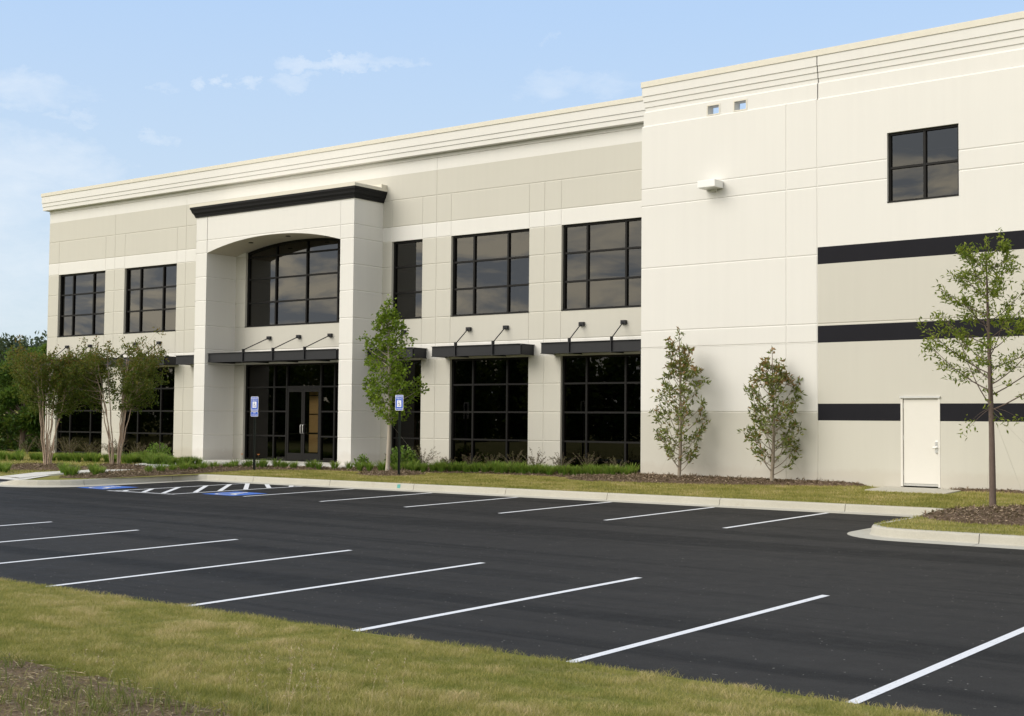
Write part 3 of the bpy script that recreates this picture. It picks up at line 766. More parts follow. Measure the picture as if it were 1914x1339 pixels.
# mulch beds draped on the lawn
def mulch(name,poly,h,seed,**kw):
    """low irregular mound inside poly (list of xy)"""
    P=[Vector((a,b)) for a,b in poly]; c=sum(P,Vector((0,0)))/len(P); rings=7; nb=[]
    V=[];F=[]; 
    pts=[]
    for a,b in zip(P,P[1:]+P[:1]):
        k=max(2,int((b-a).length/.25))
        pts+= [a.lerp(b,i/k) for i in range(k)]
    n=len(pts)
    for r in range(rings+1):
        t=r/rings
        for i,p in enumerate(pts):
            w=1-t; q=c.lerp(p,w) if 1 else p
            jt=noise.noise(Vector((p.x*1.7,p.y*1.7,seed)))*.16*(r==0)
            d=(p-c).normalized()*jt
            q=q+d
            z=lawnz(q.x,q.y)+.0+(h*(1-w**2.2))+ (.03*noise.noise(Vector((q.x*3,q.y*3,seed)))+.02*noise.noise(Vector((q.x*9,q.y*9,seed))) if r else -.03)
            V.append((q.x,q.y,z+.02))
    for r in range(rings):
        for i in range(n): F.append((r*n+i,r*n+(i+1)%n,(r+1)*n+(i+1)%n,(r+1)*n+i))
    me=bpy.data.meshes.new(name); me.from_pydata(V,[],F); me.materials.append(MULCH); me.polygons.foreach_set('use_smooth',[True]*len(F)); me.update()
    o=bpy.data.objects.new(name,me); col.objects.link(o); return tag(o,kind='structure')
def ell(cx,cy,rx,ry,n=14): return [(cx+rx*math.cos(t),cy+ry*math.sin(t)) for t in np.linspace(0,2*math.pi,n+1)[:-1]]
def bedstrip(name,front,back,h,seed):
    """strip between two polylines of equal length"""
    V=[];F=[];k=8;F_=[];B_=[]
    def fine(pl):
        o=[]
        for (a,b),(c,d) in zip(pl[:-1],pl[1:]):
            n=int(max(2,abs(c-a)/.25))
            o+=[(a+(c-a)*i/n,b+(d-b)*i/n) for i in range(n)]
        return o+[pl[-1]]
    f=fine(front); 
    bx=[b[0] for b in back]; by=[b[1] for b in back]
    for (x,y) in f:
        yb=float(np.interp(x,bx,by)); jt=.13*noise.noise(Vector((x*1.3,seed,0)))
        for j in range(k+1):
            t=j/k; yy=(y+jt)*(1-t)+yb*t
            ed=min(1,max(0,min(x-f[0][0],f[-1][0]-x))/.45)
            bumpz=h*ed*math.sin(math.pi*min(t*1.3,1)*.5+.0)**.7 if t>0 else -.03
            V.append((x,yy,lawnz(x,yy)+(.02 if ed>.05 else -.03)+bumpz+(.025*noise.noise(Vector((x*3,yy*3,seed)))+.015*noise.noise(Vector((x*9,yy*9,seed))) if j else 0)))
    n=len(f)
    for i in range(n-1):
        for j in range(k): F.append((i*(k+1)+j,(i+1)*(k+1)+j,(i+1)*(k+1)+j+1,i*(k+1)+j+1))
    me=bpy.data.meshes.new(name); me.from_pydata(V,[],F); me.materials.append(MULCH); me.polygons.foreach_set('use_smooth',[True]*len(F)); me.update()
    o=bpy.data.objects.new(name,me); col.objects.link(o); return tag(o,kind='structure')
bedstrip('mulch_bed',[(-31.6,31.0),(-28.6,31.1),(-26,32.3),(-23,32.4),(-20.78,32.6)],[(-31.6,34.8),(-20.78,34.8)],.02,1)
bedstrip('mulch_bed',[(-22.6,31.9),(-20.4,31.0),(-17.9,31.35),(-15.2,32.2),(-13.6,32.75)],[(-22.6,34.0),(-20.7,33.2),(-13.6,32.85)],.07,2)
bedstrip('mulch_bed',[(-11.7,32.5),(-9.5,32.5),(-6,32.3),(0,32.0)],[(-11.7,32.77),(0,32.25)],.03,5)
mulch('mulch_bed',ell(-28.0,30.6,1.15,1.0),.06,3)
mulch('mulch_bed',ell(-8.3,27.0,1.75,1.75),.16,4)
bedstrip('mulch_bed',[(-36.2,30.4),(-35.0,29.9),(-33.6,29.7),(-31.6,30.4)],[(-36.2,31.05),(-31.6,32.1)],.02,6)
bedstrip('mulch_bed',[(-35.2,23.9),(-34.2,23.3),(-33.3,23.9),(-33.25,24.5)],[(-35.2,28.5),(-33.25,30.3)],.07,7)
mulch('mulch_bed',[(-35.3,24.6),(-33.4,24.3),(-33.35,28.6),(-34.9,28.9),(-35.4,27)],.05,9)
mulch('mulch_bed',ell(-37.3,27.5,1.5,1.1),.12,8)
mulch('mulch_bed',ell(-39.4,26.1,1.9,1.1),.12,10)

CHIP=veg('bark_chips',[(0.,(.09,.060,.042)),(.5,(.25,.18,.125)),(1.,(.48,.38,.28))],.15,.9)
def chips(n_per):
    V_=[];F_=[];v_=[];o_=0
    for ob in [o for o in bpy.data.objects if o.name.startswith('mulch_bed')]:
        me=ob.data; A=np.array([p.area for p in me.polygons]); n=int(A.sum()*n_per)
        idx=nrg.choice(len(A),n,p=A/A.sum()); vs=np.array([v.co for v in me.vertices]); fs=np.array([list(p.vertices) for p in me.polygons])[idx]
        a,b=nrg.random(n)[:,None],nrg.random(n)[:,None]
        P=(vs[fs[:,0]]*(1-a)+vs[fs[:,1]]*a)*(1-b)+(vs[fs[:,3]]*(1-a)+vs[fs[:,2]]*a)*b; P[:,2]+=.008
        V,F,v=leaves(P,nrg.normal(0,1,(n,3))*np.array([1,1,.45]),nrg.normal(0,.4,(n,3))+np.array([0,0,1.]),nrg.uniform(.04,.13,n),nrg.uniform(.012,.034,n),nrg.random(n)**1.3)
        V_.append(V);F_.append(F+o_);v_.append(v);o_+=len(V)
    npmesh('bark_chips',np.concatenate(V_),np.concatenate(F_),CHIP,None,np.concatenate(v_),kind='stuff')
chips(420)
# foreground lawn bank
sheet('grass_bank',list(np.linspace(-60,14,150)),list(np.linspace(-14,9.62,60)),fgz,LAWN,kind='structure')
mb=MB(); mb.face([(-60,9.61,-1.2),(14,9.61,-1.2),(14,9.61,-.58),(-60,9.61,-.5)])
def in_fg_mulch(x,y):
    # bare strawy patch at the lower left, front edge from the fitted outline
    return y < 5.90+.12*math.sin(x*1.3)-max(0,(x+6.6))*.8-max(0,-x-9.5)*.25 + .30*noise.noise(Vector((x*.9,y*.9,3)))
V=[];F=[];xsm=np.linspace(-16,-4.5,70);ysm=np.linspace(1.5,6.7,34)
for x in xsm:
    for y in ysm: V.append((x,y,fgz(x,y)+(.022 if in_fg_mulch(x,y) else -.04)+.015*noise.noise(Vector((x*6,y*6,1)))))
for i in range(69):
    for j in range(33): F.append((i*34+j,(i+1)*34+j,(i+1)*34+j+1,i*34+j+1))
me=bpy.data.meshes.new('mulch_patch'); me.from_pydata(V,[],F); me.materials.append(LITTER); me.update()
o=bpy.data.objects.new('mulch_patch',me); col.objects.link(o); tag(o,kind='structure')

# ------------------------------------------------------------------ grass blades
def nz(X,Y,s,seed=0): return np.array([noise.noise(Vector((x*s,y*s,seed))) for x,y in zip(X,Y)])
def scatter_fg(n):
    Y=9.70-nrg.beta(1.0,1.15,n)*5.6; X=nrg.uniform(-1.72,-.28,n)*np.maximum(Y,4)-.3
    X=X+nrg.uniform(-.3,.3,n)
    n1=nz(X,Y,.9,2); n2=nz(X,Y,3.2,5)
    bare=np.array([in_fg_mulch(x,y) for x,y in zip(X,Y)])
    edge=np.array([not in_fg_mulch(x,y+.35) for x,y in zip(X,Y)])
    keep=(~bare)|(nrg.random(n)<.05)
    keep&=(~edge)|(nrg.random(n)<.97)
    keep&=(Y<9.60)|(nrg.random(n)<.3)
    X,Y,n1,n2=X[keep],Y[keep],n1[keep],n2[keep]; n=len(X)
    Z=np.array([fgz(x,y) for x,y in zip(X,Y)])-.004
    nb=nz(X,Y,.35,9)
    H=(.024+.019*nrg.random(n))*(1+.85*np.clip(n2,-.6,1))*(1.0+.6*np.clip(n1,0,1))*(1+.5*np.clip((8.2-Y)/2,0,1))
    W=.0026+.0020*nrg.random(n)
    n4=nz(X,Y*2.0,1.1,14)+.7*nz(X,Y*1.8,6.5,21)
    var=np.clip(.46+.30*n1+.55*n2+.25*nb+.45*n4-.05+nrg.normal(0,.17,n),0,1)
    V,F,v=blades(np.stack([X,Y,Z],1),H,W,nrg.uniform(.2,1.4,n),var)
    npmesh('grass',V,F,GRASS,None,v,kind='stuff')
scatter_fg(310000)
def scatter_lawn(n,xa,xb,ya,yb,h,w,inside,name='grass'):
    X=nrg.uniform(xa,xb,n);Y=nrg.uniform(ya,yb,n)
    k=np.array([inside(x,y) for x,y in zip(X,Y)]); X,Y=X[k],Y[k]; n=len(X)
    Z=np.array([lawnz(x,y) for x,y in zip(X,Y)]); n1=nz(X,Y*2.6,.7,4); n2=nz(X*.7,Y*2,3,4)
    var=np.clip(.46+.55*n1+.45*n2+nrg.normal(0,.13,n),0,1)
    V,F,v=blades(np.stack([X,Y,Z],1),h*(.6+.6*nrg.random(n)),w*(.6+.8*nrg.random(n)),nrg.uniform(.1,.8,n),var)
    npmesh(name,V,F,GRASS,None,v,kind='stuff')
def pip(x,y,pl):
    c=False; j=len(pl)-1
    for i in range(len(pl)):
        if (pl[i][1]>y)!=(pl[j][1]>y) and x<(pl[j][0]-pl[i][0])*(y-pl[i][1])/(pl[j][1]-pl[i][1]+1e-12)+pl[i][0]: c=not c
        j=i
    return c
slabpoly=[(-41.6,31.0),(-36.5,31.0),(-31.6,32.15),(-31.6,34.9),(-41.6,34.9)]
def lawn_ok(x,y):
    if y<lawn_y0(x)+.02 or y>wall_y(x)-.05: return False
    if pip(x,y,slabpoly): return False
    if -33.1<x<-20.8:
        fy=np.interp(x,[-36.2,-35,-33.6,-31.6,-28.6,-26,-23,-20.78],[30.4,29.9,29.7,30.7,31.05,32.25,32.2,30.5]); 
        if y>fy: return False
        if ((x+28.0)/1.1)**2+((y-30.6)/.95)**2<1: return False
    if -20.8<=x<-13.6 and y>np.interp(x,[-20.4,-17.9,-15.2,-13.6],[31.0,31.35,32.2,32.75]): return False
    if x>-11.7 and y>32.45: return False
    if -13.5<x<-11.0 and y>31.55+(x+13.4)*-.05: return False
    if ((x+8.3)/1.7)**2+((y-27.0)/1.7)**2<1: return False
    if x<-33.1:
        if pip(x,y,[(-38.4,22),(-33.1,22),(-33.1,30.2),(-34.9,29.5),(-35.6,27),(-36.0,24.2),(-38.4,23.6)]): return False
        if ((x+39.4)/1.8)**2+((y-26.1)/1.0)**2<1 or ((x+37.3)/1.4)**2+((y-27.5)/1.0)**2<1: return False
        for (a,b,w_),(c,d,_) in zip(wp[:-1],wp[1:]):
            L2=(c-a)**2+(d-b)**2; t=max(0,min(1,((x-a)*(c-a)+(y-b)*(d-b))/L2))
            if math.hypot(x-a-t*(c-a),y-b-t*(d-b))<w_*.5+.02: return False
    return True
scatter_lawn(95000,-33.1,-9.95,27.4,33.3,.055,.012,lawn_ok)
scatter_lawn(26000,-9.95,-4,23.4,32.9,.05,.010,lawn_ok)
scatter_lawn(26000,-58,-33.2,22.1,34.5,.07,.022,lawn_ok)

# tall dry stalks and weeds by the bare patch (one uncountable scatter)
PV=[];PF_=[];PVv=[];off=0
def add_npm(V,F,v):
    global off
    PV.append(V);PF_.append(F+off);PVv.append(v);off+=len(V)
n=46; 
cx=np.concatenate([nrg.normal(-6.25,.30,30),nrg.uniform(-8.8,-5.8,16)]); cy=np.concatenate([nrg.normal(5.95,.18,30),nrg.uniform(5.2,6.2,16)])
for x,y in zip(cx,cy):
    h=rng.uniform(.22,.62) if x>-6.9 else rng.uniform(.15,.35); a=rng.uniform(0,6.28); l=rng.uniform(.05,.35)*h
    base=np.array([x,y,fgz(x,y)]); k=6; pts=[base+np.array([math.cos(a)*l*(i/k)**1.8,math.sin(a)*l*(i/k)**1.8,h*i/k]) for i in range(k+1)]
    w=.0030; sd=np.array([.8,-.6,0])*w
    V=np.array([p+s*sd*(1-.5*i/k) for i,p in enumerate(pts) for s in (-1,1)]); F=np.array([[2*i,2*i+1,2*i+3,2*i+2] for i in range(k)])
    F=np.concatenate([F[:,[0,1,2]],F[:,[0,2,3]]]); add_npm(V,F,np.full(len(V),rng.uniform(.3,.9)))
    m_=10; tt=nrg.uniform(.6,1,m_); PP=np.array([base+np.array([math.cos(a)*l*t**1.8,math.sin(a)*l*t**1.8,h*t]) for t in tt])
    D=nrg.normal(0,1,(m_,3))+np.array([0,0,1.5]); V,F,v=leaves(PP,D,nrg.normal(0,1,(m_,3)),np.full(m_,.022),np.full(m_,.005),nrg.uniform(.3,1,m_)); add_npm(V,F,v)
# straw litter
m_=5200; X=nrg.uniform(-12,-5.6,m_);Y=nrg.uniform(3.8,6.4,m_); k=np.array([in_fg_mulch(a,b) for a,b in zip(X,Y)]); X,Y=X[k],Y[k]; m_=len(X)
PP=np.stack([X,Y,[fgz(a,b)+.035 for a,b in zip(X,Y)]],1); D=nrg.normal(0,1,(m_,3))*np.array([1,1,.12])
V,F,v=leaves(PP,D,np.tile([0,0,1.],(m_,1))+nrg.normal(0,.2,(m_,3)),nrg.uniform(.04,.14,m_),nrg.uniform(.004,.010,m_),nrg.uniform(0,1,m_)); add_npm(V,F,v)
npmesh('dry_grass',np.concatenate(PV),np.concatenate(PF_),STRAW,None,np.concatenate(PVv),kind='stuff')
# green weeds on the bare patch
m_=1700; cxs=nrg.uniform(-10,-5.9,90); cys=5.95-nrg.beta(1.2,1.6,90)*1.7; ii=nrg.integers(0,90,m_)
X=cxs[ii]+nrg.normal(0,.07,m_);Y=cys[ii]+nrg.normal(0,.07,m_)
V,F,v=blades(np.stack([X,Y,[fgz(a,b) for a,b in zip(X,Y)]],1),nrg.uniform(.05,.19,m_),nrg.uniform(.004,.010,m_),nrg.uniform(.2,1.0,m_),nrg.uniform(.0,.7,m_))
npmesh('weeds',V,F,WEED,None,v,kind='stuff')

# ------------------------------------------------------------------ small plants
def tuft(name,n,h,spread,mat,seed):
    g=np.random.default_rng(seed); a=g.uniform(0,6.28,n); r=spread*.3*np.sqrt(g.random(n)); b=a+g.normal(0,.5,n)
    B=np.stack([r*np.cos(a),r*np.sin(a),0*a-.02],1); H=h*g.uniform(.6,1.05,n); out=spread*g.uniform(.25,.85,n)
    k=4; W=.010*g.uniform(.8,1.4,n); Vs=[];Fs=[];vs=[]
    d=np.stack([np.cos(b),np.sin(b),0*b],1); sd=np.stack([-np.sin(b),np.cos(b),0*b],1)
    var=g.uniform(.1,.95,n)
    for i in range(k+1):
        t=i/k; c=B+d*(out*t**1.6)[:,None]; c[:,2]+=H*(t*1.25-.35*t*t)*(1/.9)
        ww=(W*(1-t**2)+.001)[:,None]
        Vs.append(c-sd*ww); Vs.append(c+sd*ww); vs+=[np.clip(var-.2+.3*t,0,1)]*2
    V=np.stack(Vs,1).reshape(-1,3); v=np.stack(vs,1).ravel(); s=(np.arange(n)*(2*(k+1)))[:,None]
    F=np.concatenate([s+np.array([[2*i,2*i+1,2*i+3,2*i+2]]) for i in range(k)])
    return V,F,v
def proto_mesh(name,V,F,mat,v):
    o=npmesh(name,V,F,mat,None,v); me=o.data; bpy.data.objects.remove(o); return me
tm=[proto_mesh('grass_clump',*(lambda q:(q[0],q[1],TURF2,q[2]))(tuft('x',110,.34,.30,TURF2,s))) for s in (1,2,3)]
cnt=0
def clump(x,y,s,label,group):
    global cnt
    o=bpy.data.objects.new('grass_clump',tm[cnt%3]); cnt+=1; col.objects.link(o)
    o.location=(x,y,lawnz(x,y)+.02 if not pip(x,y,slabpoly) else 0); o.rotation_euler=(0,0,rng.uniform(0,6.28)); o.scale=(s,s,s*rng.uniform(.85,1.15))
    tag(o,label,'plant',group)
# nearest row along the corner kerb and walk
for x,y in ((-36.0,24.6),(-35.3,24.3),(-34.75,24.05),(-34.25,24.55),(-34.7,25.0),(-35.6,25.3)): clump(x+rng.uniform(-.06,.06),y+rng.uniform(-.06,.06),rng.uniform(.85,1.1),'green grass-like clump in the bark mulch at the rounded kerb corner by the walk','clumps at the rounded kerb corner')
for i in range(9): 
    t=i/8; clump(-34.0+rng.uniform(-.1,.1)-.25*t,26.3+t*3.6+rng.uniform(-.12,.12),rng.uniform(.8,1.1),'green grass-like clump in the mulch strip between the near walk and the inside kerb corner','clumps between walk and kerb corner')
pxs=np.linspace(-34.9,-31.8,12)
for i,x in enumerate(pxs): clump(x+rng.uniform(-.08,.08),float(np.interp(x,[-35.0,-31.6],[30.35,31.3]))+rng.uniform(-.15,.15)+.1*(i%2),rng.uniform(.7,1.05),'green grass-like clump in the mulch row in front of the entrance slab','clumps in front of the entrance')
for i in range(5): clump(-31.2+i*.55+rng.uniform(-.1,.1),31.5+rng.uniform(-.2,.2),rng.uniform(.8,1.1),'green grass-like clump at the foot of the right portal leg','clumps at the right portal leg')
for i in range(40):
    x=-28.6+i*.195; fy=float(np.interp(x,[-28.6,-26,-23,-20.78],[31.7,32.8,32.9,33.1])); 
    for r in range(2):
        if r==1 and i%2: continue
        clump(x+rng.uniform(-.07,.07),fy+r*.5+rng.uniform(-.1,.1),rng.uniform(.85,1.15),'green grass-like clump in the continuous border below the right-hand ground floor windows','border clumps below the right windows')
for i in range(46):
    t=rng.random(); clump(-40.6+t*3.4+rng.uniform(-.4,.4),28.9+(1-t)*1.6+rng.uniform(-.5,.7)+t*1.3,rng.uniform(.8,1.1),'green grass-like clump in the dense bed left of the left portal leg','clumps in the bed left of the portal')
for i in range(44):
    t=i/43; clump(-49.5+t*9.0+rng.uniform(-.1,.1),28.2+t*2.2+rng.uniform(-.25,.25)+.5*(i%2),rng.uniform(.9,1.2),'green grass-like clump in the low border below the left-hand windows','border clumps below the left windows')
for i in range(9): clump(-42.5+i*.55+rng.uniform(-.15,.15),24.4+rng.uniform(-.4,.4),rng.uniform(.7,1.0),'yellow-green clump in the thin bed at the far left by the ramp','clumps at the far left by the ramp')
def leafy(name,n,rx,rz,L,W,mat,seed,stems=8,up=.6):
    g=np.random.default_rng(seed)
    d=g.normal(0,1,(n,3)); d/=np.linalg.norm(d,axis=1,keepdims=True); r=g.random(n)**.45
    P=d*r[:,None]*np.array([rx,rx,rz]); P[:,2]=np.abs(P[:,2])*.9+.05
    P+=g.normal(0,.02,(n,3))
    D=d+np.array([0,0,up])+g.normal(0,.35,(n,3))
    return leaves(P,D,g.normal(0,1,(n,3))+np.array([0,0,1]),L*g.uniform(.7,1.3,n),W*g.uniform(.7,1.3,n),g.random(n))
def bush(x,y,rx,rz,L,W,mat,n,seed,label,name='leafy_bush',group=None):
    z=lawnz(x,y) if not pip(x,y,slabpoly) else 0
    r=empty(name,(x,y,z),label=label,cat='bush',group=group)
    V,F,v=leafy(name,n,rx,rz,L,W,mat,seed); npmesh('foliage',V,F,mat,r,v)
    m_=MB()
    for i in range(7):
        a=rng.uniform(0,6.28); m_.tube([(0,0,-.02),(math.cos(a)*rx*.3,math.sin(a)*rx*.3,rz*.5),(math.cos(a)*rx*.6,math.sin(a)*rx*.6,rz*.9)],[.008,.006,.003],5)
    m_.build('stem',BARKM,r)
bush(-31.05,32.55,.24,.42,.09,.06,BUSH,260,1,'small dark green bush at the right leg of the portal')
bush(-29.95,33.3,.55,.75,.13,.10,BUSH,420,2,'broad-leaved light green bush behind the maple trunk')
bush(-41.3,32.3,.5,.65,.10,.07,BUSH,420,3,'rounded dark green bush at the outer side of the left portal leg')
def shrub(x,y,h,seed,label,group):
    g=np.random.default_rng(seed); z=lawnz(x,y)
    r=empty('arching_shrub',(x,y,z),label=label,cat='shrub',group=group)
    m_=MB(); P=[];D=[]
    for i in range(22):
        a=g.uniform(0,6.28); l=h*g.uniform(.5,1.1); o=h*g.uniform(.2,.75)
        pts=[Vector((math.cos(a)*o*(t**1.4),math.sin(a)*o*(t**1.4),l*(t-.12*t*t*t))) for t in np.linspace(0,1,6)]
        m_.tube(pts,[.006,.005,.004,.003,.002,.0015],4)
        for k in range(26):
            t=g.uniform(.2,1); q=Vector((math.cos(a)*o*(t**1.4),math.sin(a)*o*(t**1.4),l*(t-.12*t**3))); P.append(q+Vector(g.normal(0,.012,3))); D.append(Vector(g.normal(0,1,3))+Vector((math.cos(a),math.sin(a),.6)))
    m_.build('stem',BARKM,r)
    n=len(P); V,F,v=leaves(np.array(P),np.array(D),g.normal(0,1,(n,3))+np.array([0,0,1]),np.full(n,.05)*g.uniform(.7,1.3,n),np.full(n,.024),np.clip(g.random(n)*(.95 if seed%3 else .75)+ (0 if seed%3 else .25),0,1))
    npmesh('foliage',V,F,REDSH,r,v)
for i,(x,h) in enumerate(((-30.6,.62),(-29.55,.80),(-28.4,.45),(-27.5,.55),(-26.6,.62),(-25.75,.72),(-24.85,.80),(-23.95,.66),(-22.9,.72),(-21.9,.60))):
    shrub(x,33.75+.1*(i%2),h,20+i,'wispy purple-brown arching shrub behind the clump border below the right-hand windows','arching shrubs below the right windows')
for i,x in enumerate(np.linspace(-51.2,-42.6,12)):
    shrub(float(x),33.2+.25*(i%2),.62+.25*rng.random(),40+i,'wispy red-brown arching shrub below the left-hand windows','arching shrubs below the left windows')
# a few orange blooms
for x,y in ((-35.0,30.8),(-34.3,30.9)):
    r=empty('daylily',(x,y,lawnz(x,y)),label='orange flower on a thin stem in the mulch row by the entrance walk',cat='flower',group='orange flowers by the entrance')
    m_=MB(); m_.tube([(0,0,0),(.02,0,.25),(.03,.01,.42)],.004,5); m_.build('stem',BUSH,r)
    m_=MB()
    for k in range(6):
        a=k*1.047; m_.face([(.03,.01,.42),(.03+.05*math.cos(a-.35),.01+.05*math.sin(a-.35),.46),(.03+.09*math.cos(a),.01+.09*math.sin(a),.46),(.03+.05*math.cos(a+.35),.01+.05*math.sin(a+.35),.46)])
    m_.build('bloom',BLOOM,r)

# ------------------------------------------------------------------ trees
def bez(a,b,c,n):
    a,b,c=Vector(a),Vector(b),Vector(c)
    return [a*(1-t)**2+b*2*t*(1-t)+c*t*t for t in np.linspace(0,1,n)]
def add_leaf_cluster(P,D,q,n,rad,g,dirv,flat=1.0):
    for _ in range(n):
        o=g.normal(0,rad,3); o[2]*=flat; P.append((q.x+o[0],q.y+o[1],q.z+o[2])); d=np.array(dirv)*.6+g.normal(0,.8,3); D.append(d)
def guys(root,h,r,angs,zf=0):
    for a in angs:
        m_=MB(); m_.tube([(0,0,h),(r*math.cos(a),r*math.sin(a),zf+.02)],.0018,4); m_.build('guy_wire',WIRE,root)

def oak():
    X,Y=-8.99,27.9; Z=lawnz(X,Y)+.10; g=np.random.default_rng(5)
    r=empty('oak_tree',(X,Y,Z),label='young staked oak with sparse open crown on the mulched island at the right',cat='tree')
    tr=MB(); H=5.38
    tp=[Vector((.012*math.sin(t*5)-.07*t+.0,.02*math.cos(t*3),H*t)) for t in np.linspace(0,1,14)]
    tr.tube([Vector((0,0,-.15))]+tp,[.085]+[.066*(1-t)**.75+.005 for t in np.linspace(0,1,14)],12)
    P=[];D=[]
    def trunk(z): 
        t=min(z/H,1); return Vector((.012*math.sin(t*5)-.07*t,.02*math.cos(t*3),z))
    nb=27
    for i in range(nb):
        z=2.0+(H-2.3)*(i/(nb-1))**1.08
        f=(z-2.0)/(H-2.0)
        a=i*2.399+g.normal(0,.25)
        # direction across the picture matters: spread wider to both sides
        L=(1.84*(1-f)**.95+.16)*g.uniform(.62,1.12)
        if i in (0,3,6): L*=1.08
        rise=L*g.uniform(.5,.85)+(.15*f)
        s=trunk(z); e=s+Vector((math.cos(a)*L,math.sin(a)*L,rise)); mid=s+Vector((math.cos(a)*L*.5,math.sin(a)*L*.5,rise*.28+g.uniform(-.05,.05)))
        pts=bez(s,mid,e,8); rb=.013*(1-f*.6); tr.tube(pts,[rb*(1-.8*t)+.0022 for t in np.linspace(0,1,8)],5)
        for k in range(8):
            t=g.uniform(.35,1); p=pts[int(t*7)]; aa=a+g.choice([-1,1])*g.uniform(.5,1.2); l2=g.uniform(.18,.5)*(1.1-f*.4)
            q=p+Vector((math.cos(aa)*l2,math.sin(aa)*l2,g.uniform(.0,.6)*l2)); tr.tube([p,(p+q)/2+Vector((0,0,.02)),q],[.005,.0035,.002],4)
            for tt in (.45,.75,1.0):
                if g.random()<.9: add_leaf_cluster(P,D,p.lerp(q,tt),int(g.integers(5,10)),.045,g,(math.cos(aa),math.sin(aa),.1))
        add_leaf_cluster(P,D,e,16,.06,g,(math.cos(a),math.sin(a),.4))
    for k in range(7): add_leaf_cluster(P,D,trunk(H-.08*k)+Vector(g.normal(0,.05,3)),16,.06,g,(0,0,1))
    for z in np.linspace(2.0,4.2,14): add_leaf_cluster(P,D,trunk(z)+Vector(g.normal(0,.07,3)),8,.06,g,(0,0,-.2))
    # low hanging tufts
    for a,z in ((3.4,1.55),(2.9,1.75),(.3,1.85),(5.6,1.8)):
        s=trunk(2.05); q=Vector((math.cos(a)*.5,math.sin(a)*.5,z)); tr.tube(bez(s,(s+q)/2+Vector((0,0,.1)),q,5),[.007,.006,.005,.003,.002],4); add_leaf_cluster(P,D,q,14,.07,g,(0,0,-1))
    tr.build('trunk',BARKD,r,smooth=True)
    n=len(P); V,F,v=leaves(np.array(P),np.array(D),g.normal(0,1,(n,3))+np.array([0,0,.8]),g.uniform(.07,.13,n),g.uniform(.026,.048,n),g.random(n)); npmesh('crown',V,F,OAK,r,v)
    guys(r,2.0,1.9,(1.5,1.95,.4),-.05)
oak()
def maple():
    X,Y=-28.44,30.93; Z=lawnz(X,Y)+.05; g=np.random.default_rng(8)
    r=empty('maple_tree',(X,Y,Z),label='dense green young maple with pale trunk in front of the right portal leg',cat='tree')
    tr=MB(); H=5.4
    def trunk(z): t=z/H; return Vector((.04*math.sin(t*4),.03*math.sin(t*6),z))
    zz_=np.linspace(-.1,H-.1,14); tr.tube([trunk(z) for z in zz_],[.062*(1-max(z,0)/H)**.7+.006 for z in zz_],10)
    P=[];D=[]
    def width(f,a):  # crown half width by height fraction with lobes like the photo
        side=math.cos(a-.65)   # roughly picture right
        w=np.interp(f,[0,.08,.2,.33,.45,.55,.66,.74,.8,.88,1],[.35,.72,.86,.80,.62,.74,.82,.34,.30,.42,.10])
        if side>0: w*=np.interp(f,[0,.2,.35,.5,.62,.8,1],[.85,1.05,1.1,.72,.72,1.0,1])
        return w
    nb=60
    for i in range(nb):
        f=(i/(nb-1)); z=1.45+(H-1.55)*f*.92; a=i*2.399+g.normal(0,.3)
        L=width(min(1,f+.06),a)*g.uniform(.75,1.15); s=trunk(z); rise=L*g.uniform(.35,.75)
        e=s+Vector((math.cos(a)*L,math.sin(a)*L,rise)); pts=bez(s,s+Vector((math.cos(a)*L*.6,math.sin(a)*L*.6,rise*.3)),e,6); tr.tube(pts,[.012*(1-.8*t)+.002 for t in np.linspace(0,1,6)],5)
        for k in range(int(6+L*7)):
            t=g.uniform(.2,1.0)**.7; p=pts[min(5,int(t*5.99))]; q=p+Vector(g.normal(0,.10,3)); add_leaf_cluster(P,D,q,int(g.integers(5,11)),.055,g,(math.cos(a),math.sin(a),-.1))
    add_leaf_cluster(P,D,trunk(H-.15),40,.09,g,(0,0,1))
    tr.build('trunk',BARKL,r,smooth=True)
    n=len(P); V,F,v=leaves(np.array(P),np.array(D),g.normal(0,.8,(n,3))+np.array([0,-.3,1]),g.uniform(.07,.12,n),g.uniform(.06,.10,n),np.clip(g.normal(.5,.25,n),0,1)); npmesh('crown',V,F,MAPLE,r,v)
    guys(r,1.6,1.3,(1.0,),0)
maple()
